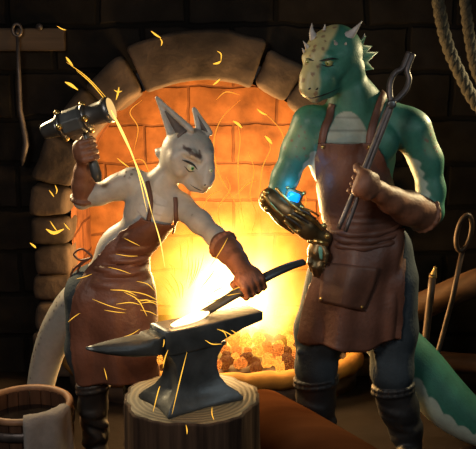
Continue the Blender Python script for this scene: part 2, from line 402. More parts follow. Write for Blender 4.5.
# hearth with curved stone rim
hearth = thing('hearth', (ACX, 4.6, 0), 'low hearth with a curved yellow-lit rim in front of the forge fire', 'hearth')
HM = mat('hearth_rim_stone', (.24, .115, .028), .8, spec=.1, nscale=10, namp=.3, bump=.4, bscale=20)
HB = mat('hearth_body', (.075, .045, .03), .8, nscale=10, namp=.4, bump=.5, bscale=14)
def hcurve(t, off=0): th = PI*(1-t); return (ACX+.03+(.80+off)*math.cos(th), 4.66-(.44+off)*math.sin(th)**.8)
ZH = .155
bm = bmesh.new(); n = 40
lo_ = [bm.verts.new((*hcurve(i/n, -.02), .0)) for i in range(n+1)]; hi_ = [bm.verts.new((*hcurve(i/n, -.02), ZH-.045)) for i in range(n+1)]
for i in range(n): bm.faces.new((lo_[i], lo_[i+1], hi_[i+1], hi_[i]))
bm.faces.new(hi_); bm.faces.new(lo_[::-1]); bm.faces.new((lo_[0], hi_[0], hi_[-1], lo_[-1]))
obj('hearth_body', bm, HB, hearth)
tube('hearth_rim', [(*hcurve(i/n, -.03), ZH-.02+.006*math.sin(i*2.1)) for i in range(n+1)], .048, HM, hearth, 14)
bm = bmesh.new(); add_box(bm, (ACX, 5.0, ZH-.06), (1.40, .66, .10)); obj('coal_bed', bm, COAL, hearth)

# ---------------------------------------------------------------- the fire
def coalmat(name, s, c):
    m = bpy.data.materials.new(name); m.use_nodes = True; N = m.node_tree.nodes; L = m.node_tree.links; b = N['Principled BSDF']; b.inputs['Base Color'].default_value = (.008, .004, .003, 1); b.inputs['Roughness'].default_value = .9; b.inputs['Specular IOR Level'].default_value = .05
    tc = N.new('ShaderNodeTexCoord'); no = N.new('ShaderNodeTexNoise'); no.inputs['Scale'].default_value = 14; L.new(tc.outputs['Object'], no.inputs['Vector'])
    cr = N.new('ShaderNodeValToRGB'); e = cr.color_ramp.elements; e[0].position = .47; e[0].color = (.02, .001, 0, 1); e[1].position = .68; e[1].color = (1, .48, .07, 1)
    k = cr.color_ramp.elements.new(.57); k.color = c; L.new(no.outputs['Fac'], cr.inputs[0]); L.new(cr.outputs[0], b.inputs['Emission Color']); b.inputs['Emission Strength'].default_value = s; return m
HOT = [coalmat('glowing_coal', 2.2, (.9, .16, .02, 1)), coalmat('hot_coal', 3.2, (1, .30, .03, 1)), coalmat('dim_coal', .8, (.5, .06, .01, 1))]
def lump(seed, r):
    bm = bmesh.new(); bmesh.ops.create_icosphere(bm, subdivisions=2, radius=r)
    for v in bm.verts: v.co *= 1+.45*mnoise.noise(v.co/r*1.1+Vector((seed*3.1, 0, 0)))
    me = bpy.data.meshes.new('coal'); bm.to_mesh(me); bm.free(); return me
cm = []
for k in range(6):
    me = lump(k, 1.0); me.materials.append(HOT[k % 3]); cm.append(me)
rr = random.Random(3); placed = []
for k in range(900):
    x = rr.uniform(-.55, .50); y = rr.uniform(4.34, 4.95); r = rr.uniform(.026, .042)
    if abs(x-.0) > .50*math.sqrt(max(0, 1-((y-4.75)/.45)**2)): continue
    if any((x-a)**2+(y-b)**2 < (.72*(r+c))**2 for a, b, c in placed): continue
    placed.append((x, y, r))
    if len(placed) > 150: break
for x, y, r in placed:
    ck = rr.randrange(6); o = bpy.data.objects.new('coal', cm[ck]); C.objects.link(o)
    hgt = .09*math.exp(-((x)/.28)**2)*math.exp(-((y-4.7)/.22)**2)
    o.location = (x, y, ZH-.01+r*.5+hgt); o.scale = (r, r, r*.9); o.rotation_euler = (rr.random()*6, rr.random()*6, rr.random()*6)
    setp(o, ('orange glowing coal lying in the forge hearth', 'brightest yellow-hot coal lying in the forge hearth', 'dull dark red coal lying in the forge hearth')[ck % 3], 'coal', ('orange', 'brightest', 'dull')[ck % 3]+' coals in the hearth')

def firemat():
    m = bpy.data.materials.new('fire_glow'); m.use_nodes = True; N = m.node_tree.nodes; L = m.node_tree.links; N.remove(N['Principled BSDF'])
    tc = N.new('ShaderNodeTexCoord'); no = N.new('ShaderNodeTexNoise'); no.inputs['Scale'].default_value = 3.2; no.inputs['Detail'].default_value = 3
    mp = N.new('ShaderNodeMapping'); mp.inputs['Scale'].default_value = (1, 1, .6); L.new(tc.outputs['Object'], mp.inputs[0]); L.new(mp.outputs[0], no.inputs['Vector'])
    vm = N.new('ShaderNodeVectorMath'); vm.operation = 'MULTIPLY_ADD'; vm.inputs[1].default_value = (.8, .8, 1.0); 
    sb = N.new('ShaderNodeVectorMath'); sb.operation = 'SUBTRACT'; sb.inputs[1].default_value = (.5, .5, .5); L.new(no.outputs['Color'], sb.inputs[0])
    L.new(sb.outputs[0], vm.inputs[0]); L.new(tc.outputs['Object'], vm.inputs[2])
    ln = N.new('ShaderNodeVectorMath'); ln.operation = 'LENGTH'; L.new(vm.outputs[0], ln.inputs[0])
    mr = N.new('ShaderNodeMapRange'); mr.inputs[1].default_value = 0; mr.inputs[2].default_value = .88; mr.inputs[3].default_value = 1; mr.inputs[4].default_value = 0; L.new(ln.outputs['Value'], mr.inputs[0])
    pw = N.new('ShaderNodeMath'); pw.operation = 'POWER'; pw.inputs[1].default_value = 2.3; L.new(mr.outputs[0], pw.inputs[0])
    ml = N.new('ShaderNodeMath'); ml.operation = 'MULTIPLY'; ml.inputs[1].default_value = 46; L.new(pw.outputs[0], ml.inputs[0])
    cr = N.new('ShaderNodeValToRGB'); e = cr.color_ramp.elements; e[0].color = (1, .30, .012, 1); e[0].position = 0; e[1].color = (1, .62, .26, 1); e[1].position = .75
    k = e.new(.3); k.color = (1, .46, .03, 1); L.new(mr.outputs[0], cr.inputs[0])
    em = N.new('ShaderNodeEmission'); L.new(cr.outputs[0], em.inputs[0]); L.new(ml.outputs[0], em.inputs[1]); L.new(em.outputs[0], N['Material Output'].inputs['Volume'])
    m.cycles.volume_step_rate = 1.0
    return m
bm = bmesh.new(); bmesh.ops.create_icosphere(bm, subdivisions=4, radius=1)
fire = obj('fire', bm, firemat()); fp = P(232, 292, 4.70); fire.location = V(fp); fire.scale = (.70, .42, .62)
setp(fire, 'bright yellow and white blaze burning in the forge opening', 'fire', kind='stuff')
light('fire_light', 'POINT', (fp[0], 4.62, .78), 145, (1.0, .60, .22), .16)
light('fire_light_deep', 'POINT', (-.15, 4.95, .55), 18, (1.0, .42, .10), .15)
light('fire_light_front', 'POINT', (-.02, 4.12, .98), 27, (1.0, .60, .22), .14)

# flame wisps rising off the fire
WISP = emitmat('wisp_glow', (1.0, .36, .04), 1.3); SPK = emitmat('spark_glow', (1.0, .50, .05), 1.6); SPH = emitmat('hot_spark_glow', (1.0, .62, .12), 2.2)
def streak(name, pts, w, m, label, cat, group, Y, n=14):
    q = spline([P(p[0], p[1], Y if len(p) < 3 else p[2]) for p in pts], n)
    tp = [max(.12, math.sin(PI*(i+.6)/(n+1.2)))*w for i in range(len(q))]
    o = tube(name, q, tp, m, None, 6); return setp(o, label, cat, group)
wis = [[(243, 235), (236, 205), (222, 180), (216, 165), (214, 140), (222, 118), (240, 100)], [(246, 235), (240, 200), (238, 165), (240, 140), (238, 124)],
       [(262, 240), (260, 205), (262, 170), (270, 150), (268, 138)], [(275, 230), (280, 205), (276, 175), (284, 140), (272, 120), (258, 110)],
       [(212, 250), (200, 222), (208, 198), (222, 190)], [(226, 240), (218, 210), (230, 190), (226, 176)], [(250, 238), (256, 215), (250, 195), (254, 170), (248, 152)],
       [(158, 200, 4.8), (150, 175, 4.8), (142, 160, 4.8), (128, 162, 4.8)], [(134, 150, 4.8), (138, 128, 4.8), (130, 112, 4.8), (142, 100, 4.8)], [(288, 225), (300, 215), (306, 200), (300, 188)],
       [(232, 200), (246, 185), (258, 180)], [(216, 100, 4.8), (226, 92, 4.8), (240, 95, 4.8)]]
WL = ['longest flame wisp, rising from the blaze to the top of the arch and bending right', 'straight flame wisp rising from the blaze to the ember in mid arch', 'flame wisp ending at the ember left of the green shoulder',
      'wavy flame wisp running up between the green arm and the arch keystone', 'short hooked flame wisp just right of the white face', 'short flame wisp rising behind the white outstretched arm', 'short flame wisp in the middle of the blaze top',
      'flame wisp curling above the white figure\'s raised upper arm', 'flame wisp bending between the hammer face and the white ear', 'flame wisp curving beside the green figure\'s mechanical gauntlet', 'small curl of flame left of the blue gem', 'small flat curl of flame under the arch keystone']
for wl, q in zip(WL, wis): streak('flame_wisp', q, .0026, WISP, wl, 'flame', 'flame wisps in the forge arch', 4.72, 26)

# ================================================================== FIGURES
def SP(Y, py=224): d = ray(238, py); return Y/d[1]/FPX      # metres per pixel at distance Y
class Fig:
    def __init__(s, Y0, h, lo, hi): s.Y0 = Y0; s.f = Field(lo, hi, h); s.s = SP(Y0)
    def p(s, q): return P(q[0], q[1], s.Y0+(q[2] if len(q) > 2 else 0))
    def chain(s, pts, rs, k=5, f=None): (f or s.f).chain([s.p(q) for q in pts], [r*s.s for r in rs], k*s.s)
    def ell(s, c, r, roll=0, k=6, f=None, yaw=0, sub=False): (f or s.f).ell(s.p(c), (r[0]*s.s, r[2]*s.s, r[1]*s.s), roll, k*s.s, sub, yaw)
def subf(lo, hi, h): return Field(lo, hi, h)
def bbox(fig, pts, m): a = np.array([fig.p(q) for q in pts]); return a.min(0)-m, a.max(0)+m
def smooth01(x): x = np.clip(x, 0, 1); return x*x*(3-2*x)
def vnoise(v, s, seed=0.): return np.array([mnoise.noise(Vector(p)*s+Vector((seed, 0, 0))) for p in v.tolist()])
def cells(v, s, seed=0.):
    return np.array([mnoise.voronoi(Vector(p)*s+Vector((seed, 0, 0)))[0][0] for p in v.tolist()])
def ribbon(name, f, path, width, thick, m, parent, off=.004, lift=None, wdir=None, n=20, closed=False):
    """strap lying on field f; path = 3-D points"""
    q = np.array(spline(path, n)); q = f.push(q, off)
    bm = bmesh.new(); rings = []
    for i in range(len(q)):
        t = q[min(i+1, len(q)-1)]-q[max(i-1, 0)]; t /= np.linalg.norm(t); g = f.grad(q[i]); g -= t*(g@t); g /= np.linalg.norm(g)+1e-9
        if i: g = g*.6+pg*.4; g /= np.linalg.norm(g)
        pg = g; s = np.cross(t, g); a = q[i]
        rings.append([bm.verts.new(V(a+s*x*width/2+g*y*thick)) for x, y in ((-1, 0), (-.9, 1), (0, 1.1), (.9, 1), (1, 0), (0, -.3))])
    for A, B in zip(rings, rings[1:]):
        for k in range(6): bm.faces.new((A[k], A[(k+1) % 6], B[(k+1) % 6], B[k]))
    bm.faces.new(rings[0][::-1]); bm.faces.new(rings[-1]); return obj(name, bm, m, parent)
def sheet(name, fields, rows, m, parent, off=.008, nu=49, nv=60, th=.006, folds=None, ang=100):
    """garment: rows = (py, xl, xr, Ycentre offset, depth radius px, fig)"""
    fig = rows[0][-1]; R = np.array([r[:5] for r in rows], float); ys = np.linspace(0, len(R)-1, nv)
    def row(u):
        k = min(int(u), len(R)-2); t = u-k; a = R[max(k-1, 0)]; b = R[k]; c = R[k+1]; d = R[min(k+2, len(R)-1)]
        return .5*((2*b)+(-a+c)*t+(2*a-5*b+4*c-d)*t*t+(-a+3*b-3*c+d)*t**3)
    G = np.zeros((nv, nu, 3))
    for i, u in enumerate(ys):
        py, xl, xr, dy, dr = row(u)
        for j in range(nu):
            th_ = math.radians(-ang+2*ang*j/(nu-1)); sx = math.sin(th_)/ (1 if ang >= 90 else math.sin(math.radians(ang)))
            px = (xl+xr)/2+(xr-xl)/2*sx; Y = fig.Y0+dy-dr*fig.s*math.cos(th_); yy = py
            if folds: o = folds(i/(nv-1), j/(nu-1)); Y -= o[0]; yy += o[1]
            # each row lies on a level plane of the body: take its height at the row centre
            base = P((xl+xr)/2, yy, fig.Y0+dy-dr*fig.s*.5); scale = (fig.Y0+dy-dr*fig.s*.5)/ray(238, py)[1]/FPX
            G[i, j] = (base[0]+(px-(xl+xr)/2)*scale, Y, base[2])
    shp = G.shape; g = G.reshape(-1, 3)
    for f in fields:
        for _ in range(60):
            d = f.sample(g); mk = d < off
            if not mk.any(): break
            g[mk, 1] -= .004
    G = g.reshape(shp)
    for _ in range(2):
        H = G.copy(); H[1:-1, 1:-1] = .5*G[1:-1, 1:-1]+.125*(G[:-2, 1:-1]+G[2:, 1:-1]+G[1:-1, :-2]+G[1:-1, 2:]); G = H
    v = G.reshape(-1, 3); idx = np.arange(nv*nu).reshape(nv, nu)
    q = np.stack([idx[:-1, :-1], idx[1:, :-1], idx[1:, 1:], idx[:-1, 1:]], -1).reshape(-1, 4)
    o = arrmesh(name, v, q, m, parent); md = o.modifiers.new('s', 'SOLIDIFY'); md.thickness = th; md.offset = 1
    return o, G
def surfline(name, f, pxs, r, m, parent, off=.0, n=20, seg=6, taper=True):
    pts = [f.hit(*q) for q in pxs]; q = f.push(np.array(spline(pts, n)), off, 3)
    rs = [r*(max(.25, math.sin(PI*(i+.5)/(n+1))) if taper else 1) for i in range(len(q))]
    return tube(name, list(q), rs, m, parent, seg)
def cone(bm, base, tip, r, bend=(0, 0, 0), n=8, seg=12, tipr=.06, pw=.9):
    base = np.array(base); tip = np.array(tip); b = np.array(bend)
    pts = [base+(tip-base)*(i/n)+b*math.sin(PI*i/n) for i in range(n+1)]
    sweep(bm, pts, [r*max(tipr, (1-i/n)**pw) for i in range(n+1)], seg)
def eye(f, px, py, r, parent, iris, roll=0, sclera=(.55, .5, .3), look=(-.3, -1, -.2)):
    h = f.hit(px, py); c = h+np.array([0, 1, 0])*r*.55; bm = bmesh.new(); bmesh.ops.create_uvsphere(bm, u_segments=20, v_segments=14, radius=r)
    bmesh.ops.translate(bm, vec=V(c), verts=bm.verts[:]); e = obj('eye', bm, mat('eyeball_%d' % len(MATS), sclera, .15, namp=.1), parent)
    lk = np.array(look, float); lk /= np.linalg.norm(lk)
    for nm, rr_, rad, m in (('iris', .90, .62, mat('iris_%d' % len(MATS), iris, .15, namp=.2, emit=None)), ('pupil', .985, .28, BLACK)):
        bm = bmesh.new(); bmesh.ops.create_uvsphere(bm, u_segments=16, v_segments=10, radius=r*rad)
        bmesh.ops.translate(bm, vec=V(c+lk*r*(1.03-rad)*1.02 if nm == 'iris' else c+lk*r*.80), verts=bm.verts[:]); obj(nm, bm, m, e)
    return e

# ------------------------------------------------------------------ GREEN FIGURE
G = Fig(3.70, .0055, (.04, 3.18, -.02), (1.36, 4.20, 1.96))
green = thing('dragon_person', P(352, 458, 3.7)*[1, 1, 0], 'tall green scaly dragon person with bone horns in a leather apron, left hand gripping tongs', 'person')
f = G.f
# trunk
G.ell((352, 158, .02), (43, 40, 25), k=10); G.ell((358, 205, .02), (36, 45, 22), k=14); G.ell((362, 258, .03), (43, 34, 27), k=16)
G.chain([(322, 122, .02), (352, 116, .04), (402, 124, .03)], [15, 18, 17], 14)
G.ell((336, 142, -.06), (20, 17, 9), k=10); G.ell((376, 144, -.055), (22, 18, 9), k=10)
G.chain([(356, 122, .03), (352, 98, .02), (346, 72, .0)], [22, 18.5, 17], 12)
G.chain([(366, 96, .03), (400, 122, .03)], [9, 10], 14)
# head
G.ell((337, 53, .0), (25, 27, 27), roll=-8, k=8); G.ell((322, 54, -.045), (17, 20, 17), roll=10, k=8)
G.chain([(331, 62, -.045), (321, 80, -.095), (313, 91, -.125)], [18, 12.5, 8.5], 8)
G.chain([(342, 76, -.02), (328, 89, -.08), (316, 97, -.118)], [11, 7, 5.2], 6)
G.chain([(352, 70, -.03), (345, 77, -.04)], [11, 9], 6)           # jaw corner
G.ell((309, 91, -.145), (6.5, 5, 6), k=4); G.ell((317, 92, -.14), (5, 4.5, 5), k=3)
G.chain([(320, 52, -.115), (329, 57.5, -.122), (341, 54, -.100)], [3.2, 4.2, 2.8], 4)      # brows
G.chain([(313, 54, -.115), (306, 57, -.085)], [3.0, 3.0], 4)
G.chain([(320, 50, -.10), (313, 72, -.135), (309, 86, -.15)], [5, 4, 4], 6)   # nose bridge
G.chain([(312, 60, -.09), (308, 78, -.12), (306, 88, -.13)], [7, 6, 5], 8)
G.chain([(338, 72, -.090), (332, 80, -.100)], [4, 3], 6)
# arms
G.chain([(310, 124, .0), (297, 150, -.01), (285, 178, -.03), (277, 197, -.05)], [18.5, 14.5, 12.5, 11], 8)
G.chain([(277, 197, -.05), (300, 218, -.07), (320, 236, -.08)], [11, 10, 8], 5)
G.chain([(412, 130, .02), (426, 160, .02), (431, 190, .01), (430, 212, -.01)], [20, 15.5, 13, 13.5], 8)
G.chain([(430, 212, -.01), (402, 204, -.12), (380, 194, -.19)], [12.5, 11, 8], 5)
# legs + tail
G.chain([(338, 285, .02), (322, 330, .0), (317, 368, -.02), (317, 410, .0), (321, 436, .02)], [27, 23, 17, 13, 9], 8)
G.chain([(386, 285, .03), (391, 330, .02), (392, 372, .0), (400, 412, .01), (407, 434, .03)], [27, 22, 18, 13, 9], 8)
tailp = spline([(366, 290, .14), (386, 335, .20), (418, 368, .20), (447, 402, .16), (476, 424, .12), (510, 438, .10)], 22)
G.chain([tuple(t) for t in tailp], list(np.interp(np.linspace(0, 1, 23), [0, .3, .6, 1], [24, 27, 26, 15])), 6)
def gcol(v, n):
    c = np.tile([.040, .165, .115], (len(v), 1)); nz = vnoise(v, 14); c *= (1+.22*nz)[:, None]
    ce = cells(v, 62.); c = c*(1-.22*smooth01((.30-ce)/.2))[:, None]
    px = 238+FPX*v[:, 0]/((v[:, 1])*math.cos(PITCH)+(CAMZ-v[:, 2])*math.sin(PITCH))       # lateral position on the body
    z = v[:, 2]
    def zat(py, Y): return P(238, py, Y)[2]
    # freckled head side and shoulders, their pale tone partly firelight painted in
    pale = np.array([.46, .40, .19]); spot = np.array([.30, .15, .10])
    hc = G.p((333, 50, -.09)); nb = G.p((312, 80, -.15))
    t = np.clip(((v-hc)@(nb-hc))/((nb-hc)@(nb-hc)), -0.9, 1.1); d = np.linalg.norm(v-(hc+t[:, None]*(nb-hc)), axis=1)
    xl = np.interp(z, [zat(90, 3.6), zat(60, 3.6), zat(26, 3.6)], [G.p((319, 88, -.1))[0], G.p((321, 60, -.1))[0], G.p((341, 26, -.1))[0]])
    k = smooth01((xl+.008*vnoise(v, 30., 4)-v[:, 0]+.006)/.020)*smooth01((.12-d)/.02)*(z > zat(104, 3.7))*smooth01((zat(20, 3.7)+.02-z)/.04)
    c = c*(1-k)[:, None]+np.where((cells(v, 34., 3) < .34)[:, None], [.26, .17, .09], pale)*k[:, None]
    for cc, rad in ((G.p((298, 142, -.03)), .08), (G.p((434, 140, -.02)), .075)):
        k = smooth01((rad-np.linalg.norm((v-cc)*[1, 1, .8], axis=1))/.03)*.75
        c = c*(1-k)[:, None]+np.where((cells(v, 42., 9) < .28)[:, None], spot, [.20, .33, .19])*k[:, None]
    # pale scaled chest patch
    a = G.p((346, 112, -.1)); b0 = G.p((346, 150, -.1)); q = (a[2]-z)/(a[2]-b0[2]); wd = .088*np.clip(q*1.6, 0, 1)**.42
    m = (q > 0)*(q < 1.5)*smooth01((wd-np.abs(v[:, 0]-a[0]-.01))/.008)*(n[:, 1] < -.2)
    c = c*(1-m)[:, None]+(np.array([.33, .37, .31])*(1-.45*smooth01((.012-np.abs(((q*3) % 1)-.5)*.08)/.01))[:, None])*m[:, None]
    # pale inner arms and underside of the tail
    for a_, b_, rad in (((300, 200, -.05), (314, 152, -.01), .052), ((412, 165, -.03), (424, 205, -.05), .038)):
        A = G.p(a_); B = G.p(b_); t = np.clip(((v-A)@(B-A))/((B-A)@(B-A)), 0, 1); d = np.linalg.norm(v-(A+t[:, None]*(B-A)), axis=1)+.006*np.sin(z*150)
        k = smooth01((rad-d)/.01); c = c*(1-k)[:, None]+np.array([.40, .46, .36])*k[:, None]
    T = np.array([G.p(t) for t in tailp]); D = np.linalg.norm(v[:, None]-T[None], axis=2); j = D.argmin(1); near = D.min(1) < .125
    tt = T[np.minimum(j+1, len(T)-1)]-T[np.maximum(j-1, 0)]; tt /= np.linalg.norm(tt, axis=1)[:, None]; dn = np.array([-.35, -.25, -1.]); dn = dn-tt*(tt@dn)[:, None]; dn /= np.linalg.norm(dn, axis=1)[:, None]
    u = (n*dn).sum(1)+.14*np.abs(np.sin(v[:, 0]*48)); k = smooth01((u-.42)/.05)*near*(z < zat(325, 3.8))
    c = c*(1-k)[:, None]+np.array([.42, .46, .38])*k[:, None]
    return c
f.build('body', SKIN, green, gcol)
# horns
def horns(fig, parent, lst, m):
    for b, t, r, bend in lst:
        bm = bmesh.new(); cone(bm, fig.p(b), fig.p(t), r*fig.s, np.array(bend)*fig.s); obj('horn', bm, m, parent)
horns(G, green, [((341, 40, -.06), (362, 21, -.08), 7.6, (0, 0, -3)), ((315, 41, -.06), (312, 23, -.05), 5, (-1.5, 0, 0)),
                 ((336.5, 45, -.10), (334, 40, -.13), 2.6, (0, 0, 0)), ((345, 47, -.085), (346, 42, -.115), 3, (0, 0, 0)),
                 ((309, 49, -.07), (303, 41, -.08), 3.0, (0, 0, 0)), ((307, 56, -.07), (302, 48, -.08), 3, (0, 0, 0)), ((324, 33, -.04), (325, 24, -.05), 2.6, (0, 0, 0)),
                 ((362, 42, -.0), (365, 33, 0), 2.2, (0, 0, 0))], HORN)
FIN = mat('green_fin', (.08, .24, .15), .5, nscale=30, namp=.3, sub=.1); FINP = mat('pale_fin', (.40, .36, .2), .5, nscale=30, namp=.3)
def fin(root, tips, valleys, parent, m, fig, thick=.006):
    """webbed ear fin: spines root->tip with membrane dipping between them"""
    r0 = [fig.p(q) for q in root]; tp = [fig.p(q) for q in tips]; va = [fig.p(q) for q in valleys]; bm = bmesh.new(); prev = None; seq = []
    for i in range(len(tp)):
        seq.append((r0[i], tp[i]))
        if i < len(va): seq.append(((r0[i]+r0[i+1])/2, va[i]))
    cols = []
    for a, b in seq: cols.append([[bm.verts.new(V(a+(b-a)*t+np.array([0, s*thick/2*(1-.7*t), 0]))) for t in np.linspace(0, 1, 6)] for s in (-1, 1)])
    for A, B in zip(cols, cols[1:]):
        for k in range(5):
            bm.faces.new((A[0][k], A[0][k+1], B[0][k+1], B[0][k])); bm.faces.new((A[1][k], B[1][k], B[1][k+1], A[1][k+1]))
        bm.faces.new((A[0][5], A[1][5], B[1][5], B[0][5])); bm.faces.new((A[0][0], B[0][0], B[1][0], A[1][0]))
    for c in (cols[0], cols[-1]):
        for k in range(5): bm.faces.new((c[0][k], c[1][k], c[1][k+1], c[0][k+1]))
    for a, b in zip(r0, tp): cone(bm, a, b, .0075, tipr=.12)
    return obj('ear_fin', bm, m, parent)
fin([(354, 48, -.05), (356, 55, -.055), (356, 63, -.06), (354, 71, -.06)], [(366, 36, .0), (372, 46, .0), (378, 52, .0), (374, 69, -.01)], [(363, 45, -.01), (367, 52, -.01), (368, 62, -.01)], green, FIN, G)
# face
eye(f, 329, 62.5, .017, green, (.35, .38, .04), sclera=(.30, .30, .12), look=(-.45, -1, -.35))
eye(f, 308.5, 61.5, .012, green, (.35, .38, .04), sclera=(.30, .30, .12), look=(-.45, -1, -.35))
surfline('brow_shade', f, [(319, 61), (324, 60), (331, 58.5), (338, 59)], .0045, BLACK, green, .001)  # shade of the brow ridge, put in as a black strip
surfline('brow_shade', f, [(314, 61), (310, 59.5), (306, 58.5)], .004, BLACK, green, .001)  # same painted brow shade over the other eye
surfline('eyelid', f, [(321, 64), (327, 66.5), (334, 65.5)], .003, BLACK, green, .001)
surfline('mouth_line', f, [(305, 96), (311, 98), (318, 96.5), (326, 94), (334, 90.5), (340, 88)], .0035, BLACK, green, -.001)
surfline('nostril', f, [(308, 89.5), (311, 88)], .004, BLACK, green, 0, n=6)
surfline('nostril', f, [(315.5, 90), (318, 88)], .004, BLACK, green, 0, n=6)
# collar bones / muscle lines are in the body; trousers
ft = Field((.12, 3.25, -.01), (1.0, 4.05, 1.2), .006); G_ = G
G.chain([(336, 280, .02), (320, 330, .0), (316, 368, -.02), (317, 395, .0)], [31, 25.5, 20.5, 15], 8, ft)
G.chain([(388, 280, .03), (392, 330, .02), (392, 372, .0), (396, 395, .02)], [31, 25.5, 21, 15], 8, ft)
G.ell((366, 250, .03), (47, 36, 30), k=14, f=ft)
for k in range(5): G.chain([(300+k*2, 352+k*7, -.07), (328+k, 358+k*6, -.08)], [3.2, 2.6], 5, ft)
for k in range(5): G.chain([(376+k*2, 350+k*7, -.06), (404, 356+k*6, -.06)], [3.2, 2.6], 5, ft)
ft.build('trousers', TROUSER, green)
# boots
def boots(fig, parent, legs, seed):
    for pts, rs, toe, cuff in legs:
        allp = pts+[toe]; lo, hi = bbox(fig, allp, .17); lo[2] = max(lo[2], -.01); fb = Field(lo, hi, .0055)
        fig.chain(pts, rs, 6, fb); a = fig.p(pts[-1]); a[2] = .045; t = fig.p(toe); t[2] = .04
        fb.cap(a, t, .048, .040, .03); fb.cap(a+[0, .03, 0], a+[0, 0, .05], .045, .045, .02)
        c = fig.p(pts[0]); r = (rs[0]+.2)*fig.s; n = 20
        for j in range(n):                                       # turned-down lip, lower at the back
            t0, t1 = 2*PI*j/n, 2*PI*(j+1)/n; z = lambda t: .014*math.cos(t+.6)+.010
            for dz, w_ in ((0, .004), (-.022, .005)): fb.cap(c+np.array([math.cos(t0)*r, math.sin(t0)*r, z(t0)+dz]), c+np.array([math.cos(t1)*r, math.sin(t1)*r, z(t1)+dz]), w_, w_, .012)
        rn = random.Random(seed)
        for k in range(5):                                       # slanting creases
            u = .3+.13*k; q = c+(fig.p(pts[-1])-c)*u; r = np.interp(u, np.linspace(0, 1, len(rs)), rs)*fig.s*.97; s0 = rn.uniform(-.03, .03); t_ = PI+rn.uniform(0, PI*.45)
            for j in range(5):
                t0 = t_+PI*.5*j/5; t1 = t_+PI*.5*(j+1)/5; fb.cap(q+[math.cos(t0)*r, math.sin(t0)*r, s0*(j/2.5-1)], q+[math.cos(t1)*r, math.sin(t1)*r, s0*((j+1)/2.5-1)], .005, .005, .03)
        # keep it above the floor, hollow lip
        fb.F = np.maximum(fb.F, (0.002-(fb.lo[2]+fb.h*np.arange(fb.n[2])))[None, None, :].astype(np.float32))
        fb.build('boot', BOOT, parent)
boots(G, green, [([(316, 380, -.015), (316, 400, .0), (319, 425, .02), (321, 442, .03)], [22, 19.5, 17, 13], (312, 455, -.16), 0),
                 ([(393, 388, .0), (399, 408, .01), (406, 430, .03), (409, 444, .04)], [21, 20, 17, 13], (402, 455, -.16), 0)], 4)
# apron: bib + skirt as one hanging sheet
def gf(u, v):
    k = max(0, (u-.45)/.55); a = .018*k*math.sin(v*15+2*u)+.010*k*math.sin(v*31+1.3)
    wst = math.exp(-((u-.42)/.05)**2); a += wst*.012*math.sin(u*190+v*6)
    a += .006*math.sin(v*9+u*22)*(u > .1)
    return a, (7*(v-.45)**2*4-3)*max(0, (u-.9)/.1)*-1.2+3*max(0, (u-.95)/.05)*math.sin(v*14)
fall = Field(G.f.lo, G.f.lo+G.f.h*(G.f.n-1), G.f.h); fall.F = G.f.F.copy()
tb = Field((.04, 3.18, .30), (1.36, 4.20, 1.55), .0075)            # trunk only, for fitting clothes
G.ell((352, 158, .02), (43, 40, 25), k=10, f=tb); G.ell((358, 205, .02), (36, 45, 22), k=14, f=tb); G.ell((362, 258, .03), (45, 34, 28), k=16, f=tb)
G.chain([(322, 122, .02), (352, 116, .04), (402, 124, .03)], [15, 18, 17], 14, tb); G.ell((336, 142, -.06), (20, 17, 9), k=10, f=tb); G.ell((376, 144, -.055), (22, 18, 9), k=10, f=tb)
G.chain([(356, 122, .03), (352, 98, .02)], [22, 18.5], 12, tb); G.chain([(366, 96, .03), (400, 122, .03)], [9, 10], 14, tb)
G.chain([(336, 280, .02), (320, 330, .0), (316, 368, -.02)], [31, 25.5, 20.5], 8, tb); G.chain([(388, 280, .03), (392, 330, .02), (392, 372, .0)], [31, 25.5, 21], 8, tb)
rows = [(142, 318, 372, .0, 31, G), (160, 316, 384, .0, 30, G), (185, 318, 394, .0, 30, G), (210, 322, 398, .0, 28, G), (232, 326, 404, .0, 28, G),
        (250, 322, 406, .0, 32, G), (275, 314, 404, .0, 36, G), (305, 305, 402, .0, 38, G), (340, 298, 400, .0, 40, G)]
apron, AG = sheet('apron', [tb], rows, LEATHER, green, .010, folds=gf, ang=86, nu=61, nv=80)
# pocket
ag = AG
def onapron(px, py, lift):
    d = ray(px, py); best = None
    pts = AG.reshape(-1, 3)-CAM; t = pts@d/(d@d); dist = np.linalg.norm(pts-t[:, None]*d, axis=1); j = dist.argmin(); k = np.argsort(dist)[:4]; Y = (pts[k, 1]/(dist[k]+1e-3)).sum()/(1/(dist[k]+1e-3)).sum()
    return CAM+d*((Y-lift)/d[1])
nu_, nv_ = 14, 12; verts = []
for j in range(nv_+1):
    for i in range(nu_+1):
        u, v = i/nu_, j/nv_; xl = 323+(319-323)*v; xr = 379+(364-379)*v**1.3; y = (262+(302-262)*v)*(1-u)+(268+(311-268)*v)*u; verts.append(onapron(xl+(xr-xl)*u, y, .012))
idx = np.arange((nu_+1)*(nv_+1)).reshape(nv_+1, nu_+1); q = np.stack([idx[:-1, :-1], idx[1:, :-1], idx[1:, 1:], idx[:-1, 1:]], -1).reshape(-1, 4)
pk = arrmesh('pocket', verts, q, LEATHERD, apron); md = pk.modifiers.new('s', 'SOLIDIFY'); md.thickness = .006; md.offset = 1
for px, py in ((321, 299), (362, 307), (324, 265)):
    bm = bmesh.new(); bmesh.ops.create_uvsphere(bm, u_segments=12, v_segments=8, radius=.007); bmesh.ops.translate(bm, vec=V(onapron(px, py, .021)), verts=bm.verts[:]); obj('stud', bm, BRASS, apron)
